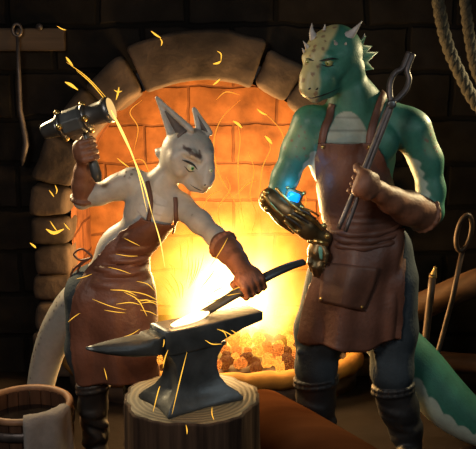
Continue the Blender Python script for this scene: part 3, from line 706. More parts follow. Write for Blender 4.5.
# waist sash folds
for k, (dy, r) in enumerate(((0, 4.6), (6.5, 5.2), (13, 4.2))):
    q = np.array(spline([onapron(x, y+dy, .002) for x, y in ((324, 229), (340, 233), (362, 235), (388, 231), (404, 223))], 26))
    tube('sash_fold', list(q), [r*G.s*(.8+.2*math.sin(i*.9+k))*max(.4, math.sin(PI*(i+3)/32)) for i in range(len(q))], LEATHER, green, 12)
# straps
def strap(path, wdt, nm='strap'):
    pts = [G.f.hit(x, y) if len(q) == 2 else G.p(q) for q in path for x, y in [q[:2]]]
    return ribbon(nm, G.f, pts, wdt*G.s, .006, LEATHER, green, .006)
strap([(322, 150), (324, 132), (330, 114), (334, 104)], 7.5)
strap([(369, 150), (371, 132), (376, 112), (380, 101), (383, 94)], 8)
for px, py in ((323, 147), (369, 147)):
    bm = bmesh.new(); bmesh.ops.create_uvsphere(bm, u_segments=12, v_segments=8, radius=.008); bmesh.ops.translate(bm, vec=V(onapron(px, py, .014)), verts=bm.verts[:]); obj('stud', bm, BRASS, green)

# tongs held in his left hand (image right)
tA, tB = G.p((345, 222, -.31)), G.p((409, 58, -.15)); tax = (tB-tA)/np.linalg.norm(tB-tA); hand = G.p((366, 186, -.265))
tt = ((hand-tA)@tax); hand = tA+tax*tt
tongs = thing('tongs', tA, 'long dark iron tongs held upright in the green figure\'s gloved hand', 'tongs')
sd = np.cross(tax, [0, -1, 0]); sd /= np.linalg.norm(sd)
for s in (-1, 1):
    L_ = np.linalg.norm(tB-tA); T = lambda t, o: tA+tax*(t*L_)+sd*o*s
    pts = [T(-.05, .014), T(.15, .011), T(.35, .007), T(.60, .006), T(.70, .004), T(.735, -.006), T(.77, -.020), T(.83, -.034), T(.89, -.030), T(.925, -.012), T(.96, -.008), T(1.03, -.008)]
    rr_ = [.009, .009, .009, .010, .011, .012, .012, .012, .011, .011, .012, .012]
    tube('tong_arm', spline(pts, 50), list(np.interp(np.linspace(0, 1, 51), np.linspace(0, 1, 12), rr_)), TONG, tongs, 10)
bm = bmesh.new(); c = tA+tax*L_*.718; lathe(bm, [(-.022, .012), (-.02, .017), (.02, .017), (.022, .012)], c, (0, 1, 0), 16); obj('rivet', bm, STEEL, tongs)
# glove on that hand with long gauntlet
def glove(fig, name, pts, rs, hc, axis, back, s, parent, m, thumb=1, side=1, rr=.011, cuffr=None):
    a = np.array([fig.p(q) for q in pts]+[np.array(hc)]); fg = Field(a.min(0)-.13, a.max(0)+.13, .0038)
    fig.chain(pts, rs, 5, fg); fist(fg, hc, axis, back, fig.p(pts[-1]), s, rr, thumb, side)
    c = fig.p(pts[0]); d = fig.p(pts[1])-c; d /= np.linalg.norm(d)
    e1 = np.cross(d, [0, 1, .1]); e1 /= np.linalg.norm(e1); e2 = np.cross(d, e1); r = (rs[0]+.6)*fig.s; n = 16
    for j in range(n):
        t0, t1 = 2*PI*j/n, 2*PI*(j+1)/n; fg.cap(c+(e1*math.cos(t0)+e2*math.sin(t0))*r, c+(e1*math.cos(t1)+e2*math.sin(t1))*r, .007, .007, .008)
    w_ = fig.p(pts[-1]); dd = fig.p(pts[-1])-fig.p(pts[-2]); dd /= np.linalg.norm(dd)
    o = fg.build(name, m, parent); return o, fg
glove(G, 'glove', [(424, 214, -.03), (408, 208, -.10), (391, 200, -.19), (379, 192, -.25)], [17, 16.5, 12.5, 9.5], hand, tax, (0.35, -1, .0), 1.18, green, GLOVE, 1, 1, .017)

# mechanical gauntlet on the other arm
mech = bpy.data.objects.new('mechanical_gauntlet', None); C.objects.link(mech); mech.parent = green
def ML(name, pts, r, m, n=16, seg=10, **k):
    return tube(name, spline([G.p(q) for q in pts], n), [x*G.s for x in r] if hasattr(r, '__len__') else r*G.s, m, mech, seg, **k)
lo, hi = bbox(G, [(262, 195, -.05), (325, 270, -.1)], .12); fm = Field(lo, hi, .004)
G.chain([(272, 200, -.06), (290, 212, -.08), (308, 228, -.09), (322, 238, -.08)], [13, 13.5, 11, 9.5], 4, fm)
fm.build('forearm_shell', BRASSD, mech)
lo, hi = bbox(G, [(305, 235, -.05), (325, 270, -.1)], .10); fh = Field(lo, hi, .0035)
G.chain([(321, 240, -.08), (317, 252, -.09)], [8.5, 9], 5, fh); G.ell((317, 252, -.085), (8.5, 11, 6), k=4, f=fh)
for k, (x, y, l) in enumerate(((310, 255, 15), (313.5, 258, 17), (317, 259, 17), (320.5, 258, 15))):
    G.chain([(x+1, y-2, -.10), (x, y+l*.5, -.115), (x+1.5, y+l, -.09)], [2.9, 2.7, 2.1], 1.5, fh)
G.chain([(323, 246, -.11), (326, 254, -.125), (325, 262, -.13)], [3.2, 3, 2.4], 2, fh)
fh.build('mechanical_hand', BRASSD, mech)
# brass plates, rods and fittings
for pts in ([(265, 196, -.115), (273, 207, -.128), (284, 217, -.132)], [(276, 188, -.115), (290, 203, -.138), (303, 213, -.135)], [(284, 220, -.13), (296, 232, -.125), (299, 230, -.13)],
            [(300, 206, -.12), (312, 219, -.125), (322, 230, -.11)], [(268, 209, -.10), (278, 222, -.10), (294, 233, -.09)]):
    ML('brass_strap', pts, 1.7, BRASS)
for k in range(6):
    a = (285+k*3.2, 216-k*1.8, -.137); b = (305+k*2.8, 231-k*3.0, -.128); ML('rod', [a, ((a[0]+b[0])/2, (a[1]+b[1])/2-1, -.142), b], 1.0, BRASS if k % 2 else STEEL, 8, 8)
for x, y, r in ((263, 200, 4), (266, 193, 3.4), (267, 209, 3.4), (298, 231, 3.2), (324, 226, 3.2), (310, 241, 2.8), (327, 236, 3)):
    bm = bmesh.new(); bmesh.ops.create_uvsphere(bm, u_segments=14, v_segments=10, radius=r*G.s); bmesh.ops.translate(bm, vec=V(fm.hit(x, y)), verts=bm.verts[:]); obj('knuckle_cap', bm, BRASS, mech)
bm = bmesh.new(); c = G.p((318, 241, -.085)); lathe(bm, [(-.010, .040), (-.008, .047), (.008, .047), (.010, .040)], c, G.p((316, 252, -.09))-G.p((322, 232, -.08)), 24); obj('wrist_ring', bm, BRASS, mech)
bm = bmesh.new(); bmesh.ops.create_uvsphere(bm, u_segments=20, v_segments=14, radius=1)
bmesh.ops.transform(bm, matrix=Matrix.Translation(V(fh.hit(321, 253)+[0, .006, 0])) @ Matrix.Rotation(math.radians(-8), 4, 'Y') @ Matrix.Diagonal((.014, .012, .030, 1)), verts=bm.verts[:])
obj('hand_plate', bm, mat('teal_plate', (.16, .42, .33), .3, namp=.2), mech)
GEMM = mat('glowing_gem', (.02, .25, .6), .1, namp=.3, emit=(.0, .26, .95), estr=1.15)
gp = fm.hit(293, 197)+np.array([0, -.012, .0]); rot = Matrix.Rotation(math.radians(20), 3, 'Y') @ Matrix.Rotation(math.radians(-18), 3, 'X')
bm = bmesh.new(); add_box(bm, gp+[0, .006, 0], (.074, .022, .066), rot); obj('gem_frame', bm, BRASSD, mech, smooth=False, bev=.006)
bm = bmesh.new(); vs = add_box(bm, gp+[0, -.010, 0], (.052, .022, .046), rot); bmesh.ops.bevel(bm, geom=bm.edges[:], offset=.008, segments=1, affect='EDGES'); obj('gem', bm, GEMM, mech, smooth=False)
for sx, sz in ((-1, -1), (-1, 1), (1, -1), (1, 1)):
    bm = bmesh.new(); q = V(gp+[0, -.006, 0])+rot @ Vector((sx*.036, 0, sz*.032)); bmesh.ops.create_uvsphere(bm, u_segments=10, v_segments=8, radius=.009); bmesh.ops.translate(bm, vec=q, verts=bm.verts[:]); obj('gem_claw', bm, BRASS, mech)
light('gem_light', 'POINT', gp+np.array([-.0, -.05, .045]), .33, (.1, .5, 1.0), .02)

# ------------------------------------------------------------------ WHITE FIGURE
W = Fig(3.50, .005, (-1.02, 2.95, -.02), (.08, 4.05, 1.62))
white = thing('dragon_person', P(108, 480, 3.5)*[1, 1, 0], 'slim white dragon person with tall pointed ears, raising a hammer beside the anvil', 'person')
f = W.f
def wtrunk(f, e=0):
    W.ell((150, 210, .0), (25+e, 30+e, 20+e), roll=32, k=10, f=f); W.ell((160, 214, -.055), (15+e, 14+e, 9+e), roll=25, k=8, f=f)
    W.ell((121, 250, .03), (24+e, 32+e, 18+e), roll=35, k=14, f=f); W.ell((108, 290, .04), (36+e, 30+e, 26+e), k=16, f=f)
    W.chain([(134, 184, .02), (158, 190, .01), (180, 204, .0)], [13+e, 14+e, 11+e], 9, f)
wtrunk(f)
W.chain([(154, 194, .01), (164, 178, .0), (176, 162, -.01)], [14, 10.5, 12], 9)
# head
W.ell((188, 151, .0), (26, 23, 23), roll=10, k=6)
W.ell((182, 160, .0), (20, 19, 21), k=6)
W.chain([(199, 164, -.035), (205, 177, -.070), (205.5, 184, -.085)], [14, 8.5, 5.6], 6)
W.chain([(182, 170, -.01), (194, 184, -.052), (202, 189.5, -.072)], [11.5, 6.5, 3.8], 6); W.ell((206, 184.5, -.105), (4.6, 3.4, 4), k=3)
W.chain([(208, 156, -.060), (209, 168, -.080), (207, 179, -.098)], [6, 4.5, 3.4], 5)
W.chain([(176, 158, -.075), (180, 170, -.07)], [6, 6], 7)           # cheek
W.chain([(183, 152, -.088), (192, 154, -.095), (199, 160, -.092)], [2.2, 3, 2.2], 4)
W.chain([(170, 160, .0), (160, 153, .01), (155, 149, .02)], [8, 4, .8], 4)   # cheek spur
W.chain([(168, 170, .0), (163, 166, .01)], [7, 3], 4)
# ears
def earf(base1, base2, tip, w0, d0):
    n = 9
    for k in range(n):
        t = k/n; t1 = (k+1)/n
        a1 = np.array(base1)*(1-t)+np.array(tip)*t; a2 = np.array(base2)*(1-t)+np.array(tip)*t; b1 = np.array(base1)*(1-t1)+np.array(tip)*t1; b2 = np.array(base2)*(1-t1)+np.array(tip)*t1
        for u in (.0, .33, .66, 1.):
            q = a1*(1-u)+a2*u; r = b1*(1-u)+b2*u; bow = d0*math.sin(PI*u)
            W.chain([(q[0], q[1], q[2]+bow*(1-t)), (r[0], r[1], r[2]+bow*(1-t1))], [w0*(1-t)+.9, w0*(1-t1)+.9], 2.5)
earf((173, 142, -.02), (191, 130, -.05), (157, 98, .03), 2.3, .035)
earf((199, 128, .02), (210, 133, .0), (194, 109, .05), 1.9, .025)
# arms
W.chain([(131, 182, .02), (118, 187, .02), (100, 194, .02), (82, 201, .02)], [14.5, 12, 10, 7.8], 7)
W.chain([(82, 201, .02), (84, 180, -.02), (87, 164, -.03)], [7.5, 5.5, 4], 5)
W.chain([(182, 207, -.01), (200, 222, -.10), (216, 237, -.18), (232, 256, -.28)], [12.5, 10.5, 9, 7.5], 7)
# legs, tail
W.chain([(96, 305, .05), (90, 350, .02), (93, 384, -.02), (93, 420, .03), (96, 462, .06)], [30, 22, 15, 12, 8], 8)
W.chain([(124, 300, .02), (135, 345, -.02), (140, 380, .0), (138, 420, .06), (138, 462, .08)], [27, 21, 14, 12, 8], 8)
W.chain([(96, 470, .04), (100, 474, -.08)], [8, 6], 5); W.chain([(138, 470, .06), (142, 474, -.06)], [8, 6], 5)
wt = spline([(96, 290, .12), (76, 304, .20), (58, 330, .26), (46, 362, .29), (38, 400, .28), (30, 440, .26), (10, 450, .26)], 26)
W.chain([tuple(t) for t in wt], list(np.interp(np.linspace(0, 1, 27), [0, .2, .5, 1], [20, 19, 15, 8])), 6)
def wcol(v, n):
    c = np.tile([.40, .365, .32], (len(v), 1)); c *= (1+.08*vnoise(v, 10))[:, None]
    ce = cells(v, 75.); c = c*(1-.10*smooth01((.28-ce)/.2))[:, None]
    dark = np.array([.13, .10, .085])
    for q, rad in (((130, 172, -.0), .050), ((192, 216, -.10), .035), ((118, 176, 0), .03)):
        cc = W.p(q); k = smooth01((rad-np.linalg.norm(v-cc, axis=1))/.02)*smooth01((.36-cells(v, 58., 5))/.06)*(n[:, 2] > -.3)
        c = c*(1-k)[:, None]+dark*k[:, None]
    T = np.array([W.p(t) for t in wt]); D = np.linalg.norm(v[:, None]-T[None], axis=2); j = D.argmin(1); near = D.min(1) < .10
    k = near*smooth01((-n[:, 0]-.55)/.2)*smooth01((.30-cells(v, 48., 5))/.08)*(v[:, 2] < .85); c = c*(1-k)[:, None]+dark*k[:, None]
    # forehead marks
    for a_, b_, rad in (((184, 147, -.09), (190, 151, -.1), .009), ((190, 152, -.1), (200, 157, -.1), .0085), ((199, 151, -.1), (200, 158, -.1), .006)):
        A = W.p(a_); B = W.p(b_); B = B-A; t = np.clip((((v-A)*[1, .0, 1])@B)/((B*[1, 0, 1])@B), 0, 1); dd = np.linalg.norm(((v-A)-t[:, None]*B)*[1, .0, 1], axis=1)
        k = smooth01((rad-dd+.004*vnoise(v, 90, 2))/.004)*(v[:, 1] < 3.5)*(n[:, 1] < .1); c = c*(1-k)[:, None]+np.array([.10, .07, .06])*k[:, None]
    # belly plates
    A = W.p((160, 196, 0)); B = W.p((144, 222, 0)); t = ((v-A)@(B-A))/((B-A)@(B-A)); d = np.linalg.norm(((v-A)-t[:, None]*(B-A))*[1, 0, 1], axis=1)
    k = smooth01((.052-.02*np.abs(t-.6)-d)/.008)*(t > -.1)*(t < 1.6)*(n[:, 1] < -.3)*(v[:, 1] < 3.48); seam = smooth01((.10-np.abs(((t*3.2+8*d) % 1)-.5))/.06)
    return c*(1-k)[:, None]+np.array([.46, .44, .42])*(1-.3*seam)[:, None]*k[:, None]
f.build('body', SKIN, white, wcol)
# inner ears
for a, b, t in (((178, 138, -.055), (187, 131, -.065), (163, 108, .005)), ((202, 129, -.0), (208, 132, -.01), (197, 114, .035))):
    bm = bmesh.new(); A, B, T = [f.push(W.p(q), .0015) for q in (a, b, t)]
    vs = []
    for k in range(9):
        u = k/9; x = A+(T-A)*u; y = B+(T-B)*u; m_ = (x+y)/2
        vs.append([f.hit(*q) for q in [(a[0]+(t[0]-a[0])*u, a[1]+(t[1]-a[1])*u), ((a[0]+b[0])/2+(t[0]-(a[0]+b[0])/2)*u, (a[1]+b[1])/2+(t[1]-(a[1]+b[1])/2)*u), (b[0]+(t[0]-b[0])*u, b[1]+(t[1]-b[1])*u)]])
    vs = [[bm.verts.new(V(q+[0, -.0025, 0])) for q in r] for r in vs]
    for r0, r1 in zip(vs, vs[1:]):
        for k in range(2): bm.faces.new((r0[k], r0[k+1], r1[k+1], r1[k]))
    o = obj('inner_ear', bm, mat('inner_ear_%d' % len(MATS), (.12, .095, .085), .7), white); md = o.modifiers.new('s', 'SOLIDIFY'); md.thickness = .003
eye(f, 191, 167, .020, white, (.03, .45, .10), sclera=(.50, .52, .38), look=(.35, -1, -.3))
eye(f, 210.5, 170.5, .009, white, (.05, .42, .12), sclera=(.50, .52, .38), look=(.5, -1, -.3))
surfline('eyelid', f, [(182, 160), (187, 161.5), (193, 164.5), (197.5, 169.5)], .0052, BLACK, white, .002)
surfline('eyelid', f, [(184, 166), (189, 171), (195, 171.5)], .0022, BLACK, white, .002)
surfline('mouth_line', f, [(210.5, 188), (206, 190.5), (200, 190), (194, 187), (189, 183)], .0022, BLACK, white, -.0005)
surfline('nostril', f, [(204, 185.5), (206, 184.5)], .0025, BLACK, white, 0, n=5)
# trousers
fq = Field((-.95, 3.15, -.01), (-.28, 4.0, 1.05), .006)
W.chain([(97, 300, .05), (90, 350, .02), (93, 392, -.02)], [33, 24.5, 14], 8, fq); W.chain([(122, 298, .02), (135, 345, -.02), (140, 390, .0)], [29, 23, 14], 8, fq); W.ell((108, 288, .04), (39, 27, 29), k=14, f=fq)
fq.build('trousers', TROUSER, white)
boots(W, white, [([(93, 386, -.02), (93, 405, .0), (96, 432, .04), (98, 460, .06)], [16.5, 14.5, 13, 9.5], (102, 474, -.12), 0), ([(140, 388, .0), (138, 410, .04), (138, 436, .06), (138, 462, .07)], [16, 14.5, 13, 9.5], (144, 474, -.10), 0)], 9)
# apron
wb = Field((-.95, 3.0, .3), (.05, 3.95, 1.4), .006); wtrunk(wb, 0)
W.chain([(97, 300, .05), (90, 350, .02), (93, 392, -.02)], [33, 24.5, 14], 8, wb); W.chain([(122, 298, .02), (135, 345, -.02), (140, 390, .0)], [29, 23, 14], 8, wb)
W.chain([(154, 194, .01), (164, 178, .0)], [14, 10.5], 9, wb)
def wf(u, v):
    k = max(0, (u-.55)/.45); a = .014*k*math.sin(v*13+1)+.008*k*math.sin(v*27)
    wst = math.exp(-((u-.42)/.16)**2); a += wst*(.011*math.sin(u*62-v*5)+.006*math.sin(u*110+v*7))
    return a, (14-26*v)*0+4*k*math.sin(v*9)*(u > .9)-(6*(1-v))*max(0, (u-.8)/.2)+ (10*v-6)*max(0, 1-u/.18)
rows = [(222, 143, 175, -.02, 22, W), (232, 124, 169, .0, 23, W), (245, 108, 160, .02, 22, W), (258, 97, 149, .03, 22, W), (272, 86, 148, .03, 27, W), (292, 76, 153, .03, 33, W), (315, 72, 155, .03, 36, W), (345, 73, 156, .03, 36, W), (384, 77, 158, .02, 34, W)]
wapron, WG = sheet('apron', [wb], rows, LEATHER, white, .009, folds=wf, ang=88, nu=61, nv=84)
def wstrap(path, wdt, nm='strap'):
    pts = [W.f.hit(*q) if len(q) == 2 else W.p(q) for q in path]; return ribbon(nm, W.f, pts, wdt*W.s, .004, LEATHERD, white, .004)
wstrap([(148, 224), (151, 208), (150, 192), (148, 182)], 4.2)
wstrap([(173, 233), (176, 218), (176, 206), (175, 198)], 4.2)
# apron tie bow at the back of the waist
for pts in ([(92, 256, -.02), (82, 249, .0), (74, 254, .01), (80, 260, .0), (92, 258, -.02)], [(92, 257, -.02), (80, 264, .0), (72, 272, .02), (70, 284, .02)], [(92, 257, -.02), (80, 266, .0), (76, 280, .01), (72, 292, .01)]):
    tube('apron_tie', spline([W.p(q) for q in pts], 20), .0045, LEATHERD, white, 8)

# hammer
hA, hB = W.p((84, 128, -.06)), W.p((98.5, 182, -.075)); hax = (hA-hB)/np.linalg.norm(hA-hB); hh = W.p((88, 150, -.063)); hh = hB+hax*((hh-hB)@hax)
hammer = thing('hammer', hB, 'heavy forging hammer with knobbed steel head raised in the white figure\'s glove', 'hammer')
h0, h1 = W.p((43, 132, -.06)), W.p((111, 109, -.10)); ha = (h1-h0); HL = np.linalg.norm(ha); ha /= HL; s = W.s*1.15
bm = bmesh.new(); lathe(bm, [(0, 5.5*s), (.01, 6.5*s), (.06, 8*s), (.075, 9*s)], h0, ha); obj('peen', bm, STEEL, hammer)
bm = bmesh.new(); lathe(bm, [(.068, 8*s), (.072, 10.5*s), (.085, 11*s), (.090, 9.5*s)], h0, ha, 28); obj('collar', bm, STEEL, hammer)
bm = bmesh.new(); lathe(bm, [(.086, 9*s), (.095, 11.5*s), (.165, 12*s), (.178, 10*s)], h0, ha, 8); obj('block', bm, IRON, hammer, smooth=False, bev=.004)
bm = bmesh.new(); lathe(bm, [(.174, 9*s), (.178, 11.5*s), (.190, 11.5*s), (.195, 9*s)], h0, ha, 28); obj('collar', bm, STEEL, hammer)
bm = bmesh.new(); lathe(bm, [(.19, 8.5*s), (.20, 8.5*s), (HL-.03, 9.5*s), (HL-.02, 11*s), (HL-.004, 11*s), (HL, 10*s)], h0, ha); obj('striking_face', bm, STEEL, hammer)
bm = bmesh.new(); lathe(bm, [(HL-.002, 7*s), (HL+.001, 9.6*s), (HL+.004, 9*s)], h0, ha); o = obj('flash_disc', bm, emitmat('flash_glow', (1.0, .62, .22), 1.0), hammer); o['label'] = 'impact flash added as a glow on the hammer face'  # emissive disc added for the flash of the blow
pe = np.cross(ha, [0, 1, 0])
for t, k in ((.079, 1), (.079, -1), (.184, 1), (.184, -1), (.184, 0), (.079, 0)):
    c = h0+ha*t+(pe*k+np.array([0, -1, 0])*(k == 0))*11*s; bm = bmesh.new(); bmesh.ops.create_uvsphere(bm, u_segments=12, v_segments=8, radius=.013); bmesh.ops.translate(bm, vec=V(c), verts=bm.verts[:]); obj('knob', bm, BRASS, hammer)
tube('handle', [hA+hax*.02, hh, hB+hax*.10, hB+hax*.07, hB+hax*.03, hB], [.012, .012, .013, .019, .021, .012], IRON, hammer, 14)
glove(W, 'glove', [(83, 198, .02), (83, 184, -.0), (84, 172, -.015), (86, 162, -.025)], [10.5, 10.5, 9.2, 7.6], hh, hax, (-1, -.35, 0), 1.0, white, GLOVE, 1, 1, .012)
# hot bar + hand
b0, b1 = P(172, 332, 2.99), P(303, 261, 3.26)
bz = .888; b0 = P(174, 329, 2.985)
bp = [P(303.5, 262, 3.27), P(288, 267, 3.22), P(270, 275, 3.17), P(250, 286, 3.13), P(232, 296, 3.10), P(212, 308, 3.06)]
bp[-1] = P(212, 308, 3.045); bp += [P(196, 316.5, 2.965), P(173, 325.5, 2.88)]
bar = thing('hot_bar', P(190, 320, 3.02), 'long curved iron bar with a white-hot end laid across the anvil', 'metal bar')
pts = spline(bp, 40); 
bm = bmesh.new(); sweep(bm, pts[:33], [.0150+.005*math.sin(i/33*PI) for i in range(33)], 10, flat=((.3, -.3, 1), .75)); obj('bar_shank', bm, IRON, bar)
HOTM = emitmat('white_hot_metal', (1.0, .60, .26), 6)
bm = bmesh.new(); sweep(bm, pts[31:], [.004+.024*math.sin((i+2.5)/12.5*PI*.97) for i in range(len(pts)-31)], 12, flat=((0, 0, 1), .38)); o = obj('glowing_end', bm, HOTM, bar); o['label'] = 'white-hot glowing end'
gc = P(250, 282, 3.13); gax = pts[12]-pts[22]; gax = gax/np.linalg.norm(gax)
gj = min(range(len(pts)), key=lambda i: abs(pts[i][0]-gc[0])); gc = pts[gj]
glove(W, 'glove', [(223, 245, -.22), (230, 252, -.26), (237, 261, -.31), (241, 268, -.34)], [12.5, 11.5, 9.5, 8], gc, gax, (-.1, -.6, 1), 1.08, white, GLOVE, -1, 1, .015)

# ================================================================== ANVIL, STUMP AND FLOOR THINGS
SX, SY = -.165, 2.985; ZT = .597
STW = woodmat('stump_bark', (.028, .016, .011), (.085, .048, .030), 'z', 34); 
def ringmat():
    m = bpy.data.materials.new('cut_wood'); m.use_nodes = True; N = m.node_tree.nodes; L = m.node_tree.links; b = N['Principled BSDF']; b.inputs['Roughness'].default_value = .7
    tc = N.new('ShaderNodeTexCoord'); mp = N.new('ShaderNodeMapping'); mp.inputs['Location'].default_value = (-SX, -SY, 0); L.new(tc.outputs['Object'], mp.inputs[0])
    wv = N.new('ShaderNodeTexWave'); wv.wave_type = 'RINGS'; wv.rings_direction = 'Z'; wv.inputs['Scale'].default_value = 17; wv.inputs['Distortion'].default_value = 1.6; wv.inputs['Detail'].default_value = 3; wv.inputs['Detail Scale'].default_value = 1.2
    L.new(mp.outputs[0], wv.inputs['Vector']); cr = N.new('ShaderNodeValToRGB'); cr.color_ramp.elements[0].color = (.075, .058, .032, 1); cr.color_ramp.elements[1].color = (.17, .135, .08, 1)
    L.new(wv.outputs['Fac'], cr.inputs[0]); L.new(cr.outputs[0], b.inputs['Base Color']); bu = N.new('ShaderNodeBump'); bu.inputs['Strength'].default_value = .4; bu.inputs['Distance'].default_value = .005; L.new(wv.outputs['Fac'], bu.inputs['Height']); L.new(bu.outputs[0], b.inputs['Normal']); return m
stump = thing('tree_stump', (SX, SY, 0), 'round upright tree stump carrying the anvil, growth rings on its cut top', 'stump')
bm = bmesh.new(); seg = 72; rings = []
def srad(t, z): return .238+.006*math.sin(t*5+z)+.003*math.sin(t*23)+.004*math.sin(t*11+z*6)
for z in (0, .1, .2, .3, .4, .5, .56, ZT-.012, ZT-.004): rings.append([bm.verts.new((SX+srad(2*PI*k/seg, z)*math.cos(2*PI*k/seg)*(1+.08*(1-z/.6)**2), SY+srad(2*PI*k/seg, z)*math.sin(2*PI*k/seg)*(1+.08*(1-z/.6)**2), z)) for k in range(seg)])
for A, B in zip(rings, rings[1:]):
    for k in range(seg): bm.faces.new((A[k], A[(k+1) % seg], B[(k+1) % seg], B[k]))
bm.faces.new(rings[0][::-1]); bm.faces.new(rings[-1]); obj('bark', bm, STW, stump)
bm = bmesh.new(); r0 = [bm.verts.new((SX+(srad(2*PI*k/seg, .6)-.008)*math.cos(2*PI*k/seg), SY+(srad(2*PI*k/seg, .6)-.008)*math.sin(2*PI*k/seg), ZT-.006)) for k in range(seg)]
r1 = [bm.verts.new((SX+(srad(2*PI*k/seg, .6)-.014)*math.cos(2*PI*k/seg), SY+(srad(2*PI*k/seg, .6)-.014)*math.sin(2*PI*k/seg), ZT)) for k in range(seg)]
for k in range(seg): bm.faces.new((r0[k], r0[(k+1) % seg], r1[(k+1) % seg], r1[k]))
bm.faces.new(r1); obj('cut_top', bm, ringmat(), stump)

anvil = thing('anvil', (SX, 2.96, ZT), 'dark iron anvil with long pointed horn standing on the stump', 'anvil')
yaw = math.radians(33); AX = np.array([math.cos(yaw), math.sin(yaw), 0]); AYv = np.array([-math.sin(yaw), math.cos(yaw), 0]); AO = np.array([-.165, 2.955, ZT+.001])
def A3(t, s_, z): return AO+AX*t+AYv*s_+np.array([0, 0, z])
def rrect(hw, hh, r=.3, n=5):
    out = []
    for cx, cy, a0 in ((1, 1, 0), (-1, 1, 90), (-1, -1, 180), (1, -1, 270)):
        rr_ = min(hw, hh)*r
        for k in range(n): a = math.radians(a0+90*k/(n-1)); out.append((cx*(hw-rr_)+rr_*math.cos(a), cy*(hh-rr_)+rr_*math.sin(a)))
    return out
# body: base + waist (stack of concave-sided sections)
bm = bmesh.new(); rings = []
for z, hl, hw, pin in ((0, .150, .108, .10), (.012, .150, .108, .14), (.030, .136, .096, .24), (.055, .105, .073, .26), (.085, .086, .058, .12), (.12, .078, .050, .04), (.155, .082, .050, .0), (.185, .100, .052, 0), (.205, .118, .054, 0)):
    ring = []
    for k in range(48):
        a = 2*PI*k/48; c, s_ = math.cos(a), math.sin(a); m_ = max(abs(c), abs(s_)); x, y = c/m_, s_/m_; e = 1-min(abs(x), abs(y))**1.5    # e=1 mid-side, 0 corner
        sc_ = 1-pin*e; ring.append(bm.verts.new(V(A3(x*hl*sc_, y*hw*sc_, z))))
    rings.append(ring)
for A, B in zip(rings, rings[1:]):
    for k in range(48): bm.faces.new((A[k], A[(k+1) % 48], B[(k+1) % 48], B[k]))
bm.faces.new(rings[0][::-1]); bm.faces.new(rings[-1]); obj('waist', bm, IRON, anvil, bev=.003)
# face block + heel
HT = .285
bm = bmesh.new(); rings = []
for t, hw, zb in ((-.125, .056, .200), (-.10, .058, .195), (.0, .058, .195), (.07, .058, .198), (.11, .057, .215), (.19, .054, .240), (.262, .050, .252), (.27, .049, .254)):
    zt = HT; rings.append([bm.verts.new(V(A3(t, y, (zb+zt)/2+z))) for y, z in rrect(hw, (zt-zb)/2, .16)])
for A, B in zip(rings, rings[1:]):
    n = len(A)
    for k in range(n): bm.faces.new((A[k], A[(k+1) % n], B[(k+1) % n], B[k]))
bm.faces.new(rings[0][::-1]); bm.faces.new(rings[-1]); obj('face_block', bm, IRON, anvil)
# step + horn
bm = bmesh.new(); rings = []
for t, hw, zb, zt, r in ((-.118, .054, .203, .268, .25), (-.165, .052, .205, .266, .3), (-.178, .052, .203, .262, .8), (-.22, .050, .206, .266, .95), (-.27, .041, .217, .267, 1), (-.32, .028, .231, .267, 1), (-.36, .015, .246, .266, 1), (-.385, .005, .257, .266, 1)):
    rings.append([bm.verts.new(V(A3(t, y, (zb+zt)/2+z))) for y, z in rrect(hw, (zt-zb)/2, r)])
for A, B in zip(rings, rings[1:]):
    n = len(A)
    for k in range(n): bm.faces.new((A[k], A[(k+1) % n], B[(k+1) % n], B[k]))
bm.faces.new(rings[0][::-1]); bm.faces.new(rings[-1]); obj('horn', bm, IRON, anvil)
light('bar_glow', 'POINT', P(188, 316, 2.93)+np.array([0, .0, .05]), 6, (1.0, .50, .16), .05)

# wooden bucket with towel
BX, BY, BR, BH = P(26, 405, 3.36)[0], 3.36, .180, P(29, 405, 3.36)[2]
bucket = thing('wooden_bucket', (BX, BY, 0), 'round brown wooden water bucket in the lower left corner', 'bucket')
BW = woodmat('bucket_wood', (.04, .02, .013), (.095, .046, .026), 'z', 26); 
bm = bmesh.new(); n = 22
for k in range(n):
    a0, a1 = 2*PI*k/n+.006, 2*PI*(k+1)/n-.006; vs = []
    for z, r in ((0.0, BR*.86), (BH*.35, BR*1.0), (BH*.7, BR*1.035), (BH, BR)):
        for rr_ in (r, r-.022):
            for a in (a0, a1): vs.append(bm.verts.new((BX+rr_*math.cos(a), BY+rr_*math.sin(a), z)))
    for i in range(3):
        b = i*4; bm.faces.new((vs[b], vs[b+1], vs[b+5], vs[b+4])); bm.faces.new((vs[b+2], vs[b+6], vs[b+7], vs[b+3])); bm.faces.new((vs[b], vs[b+4], vs[b+6], vs[b+2])); bm.faces.new((vs[b+1], vs[b+3], vs[b+7], vs[b+5]))
    bm.faces.new((vs[0], vs[2], vs[3], vs[1])); bm.faces.new((vs[12], vs[13], vs[15], vs[14]))
obj('staves', bm, BW, bucket, smooth=False, bev=.003)
bm = bmesh.new(); sweep(bm, [(BX+(BR-.008)*math.cos(2*PI*k/48), BY+(BR-.008)*math.sin(2*PI*k/48), BH+.002) for k in range(48)], .015, 10, close=True); obj('rim', bm, mat('bucket_rim', (.22, .11, .055), .55, nscale=20), bucket)
for z, r in ((BH-.055, BR*1.012), (BH*.30, BR*1.0)):
    bm = bmesh.new(); rg = []
    for rr_, zz in ((r+.000, z-.018), (r+.008, z-.017), (r+.009, z+.017), (r+.000, z+.018)): rg.append([bm.verts.new((BX+rr_*math.cos(2*PI*k/48), BY+rr_*math.sin(2*PI*k/48), zz)) for k in range(48)])
    for i in range(4):
        for k in range(48): bm.faces.new((rg[i][k], rg[i][(k+1) % 48], rg[(i+1) % 4][(k+1) % 48], rg[(i+1) % 4][k]))
    obj('hoop', bm, TONG, bucket)
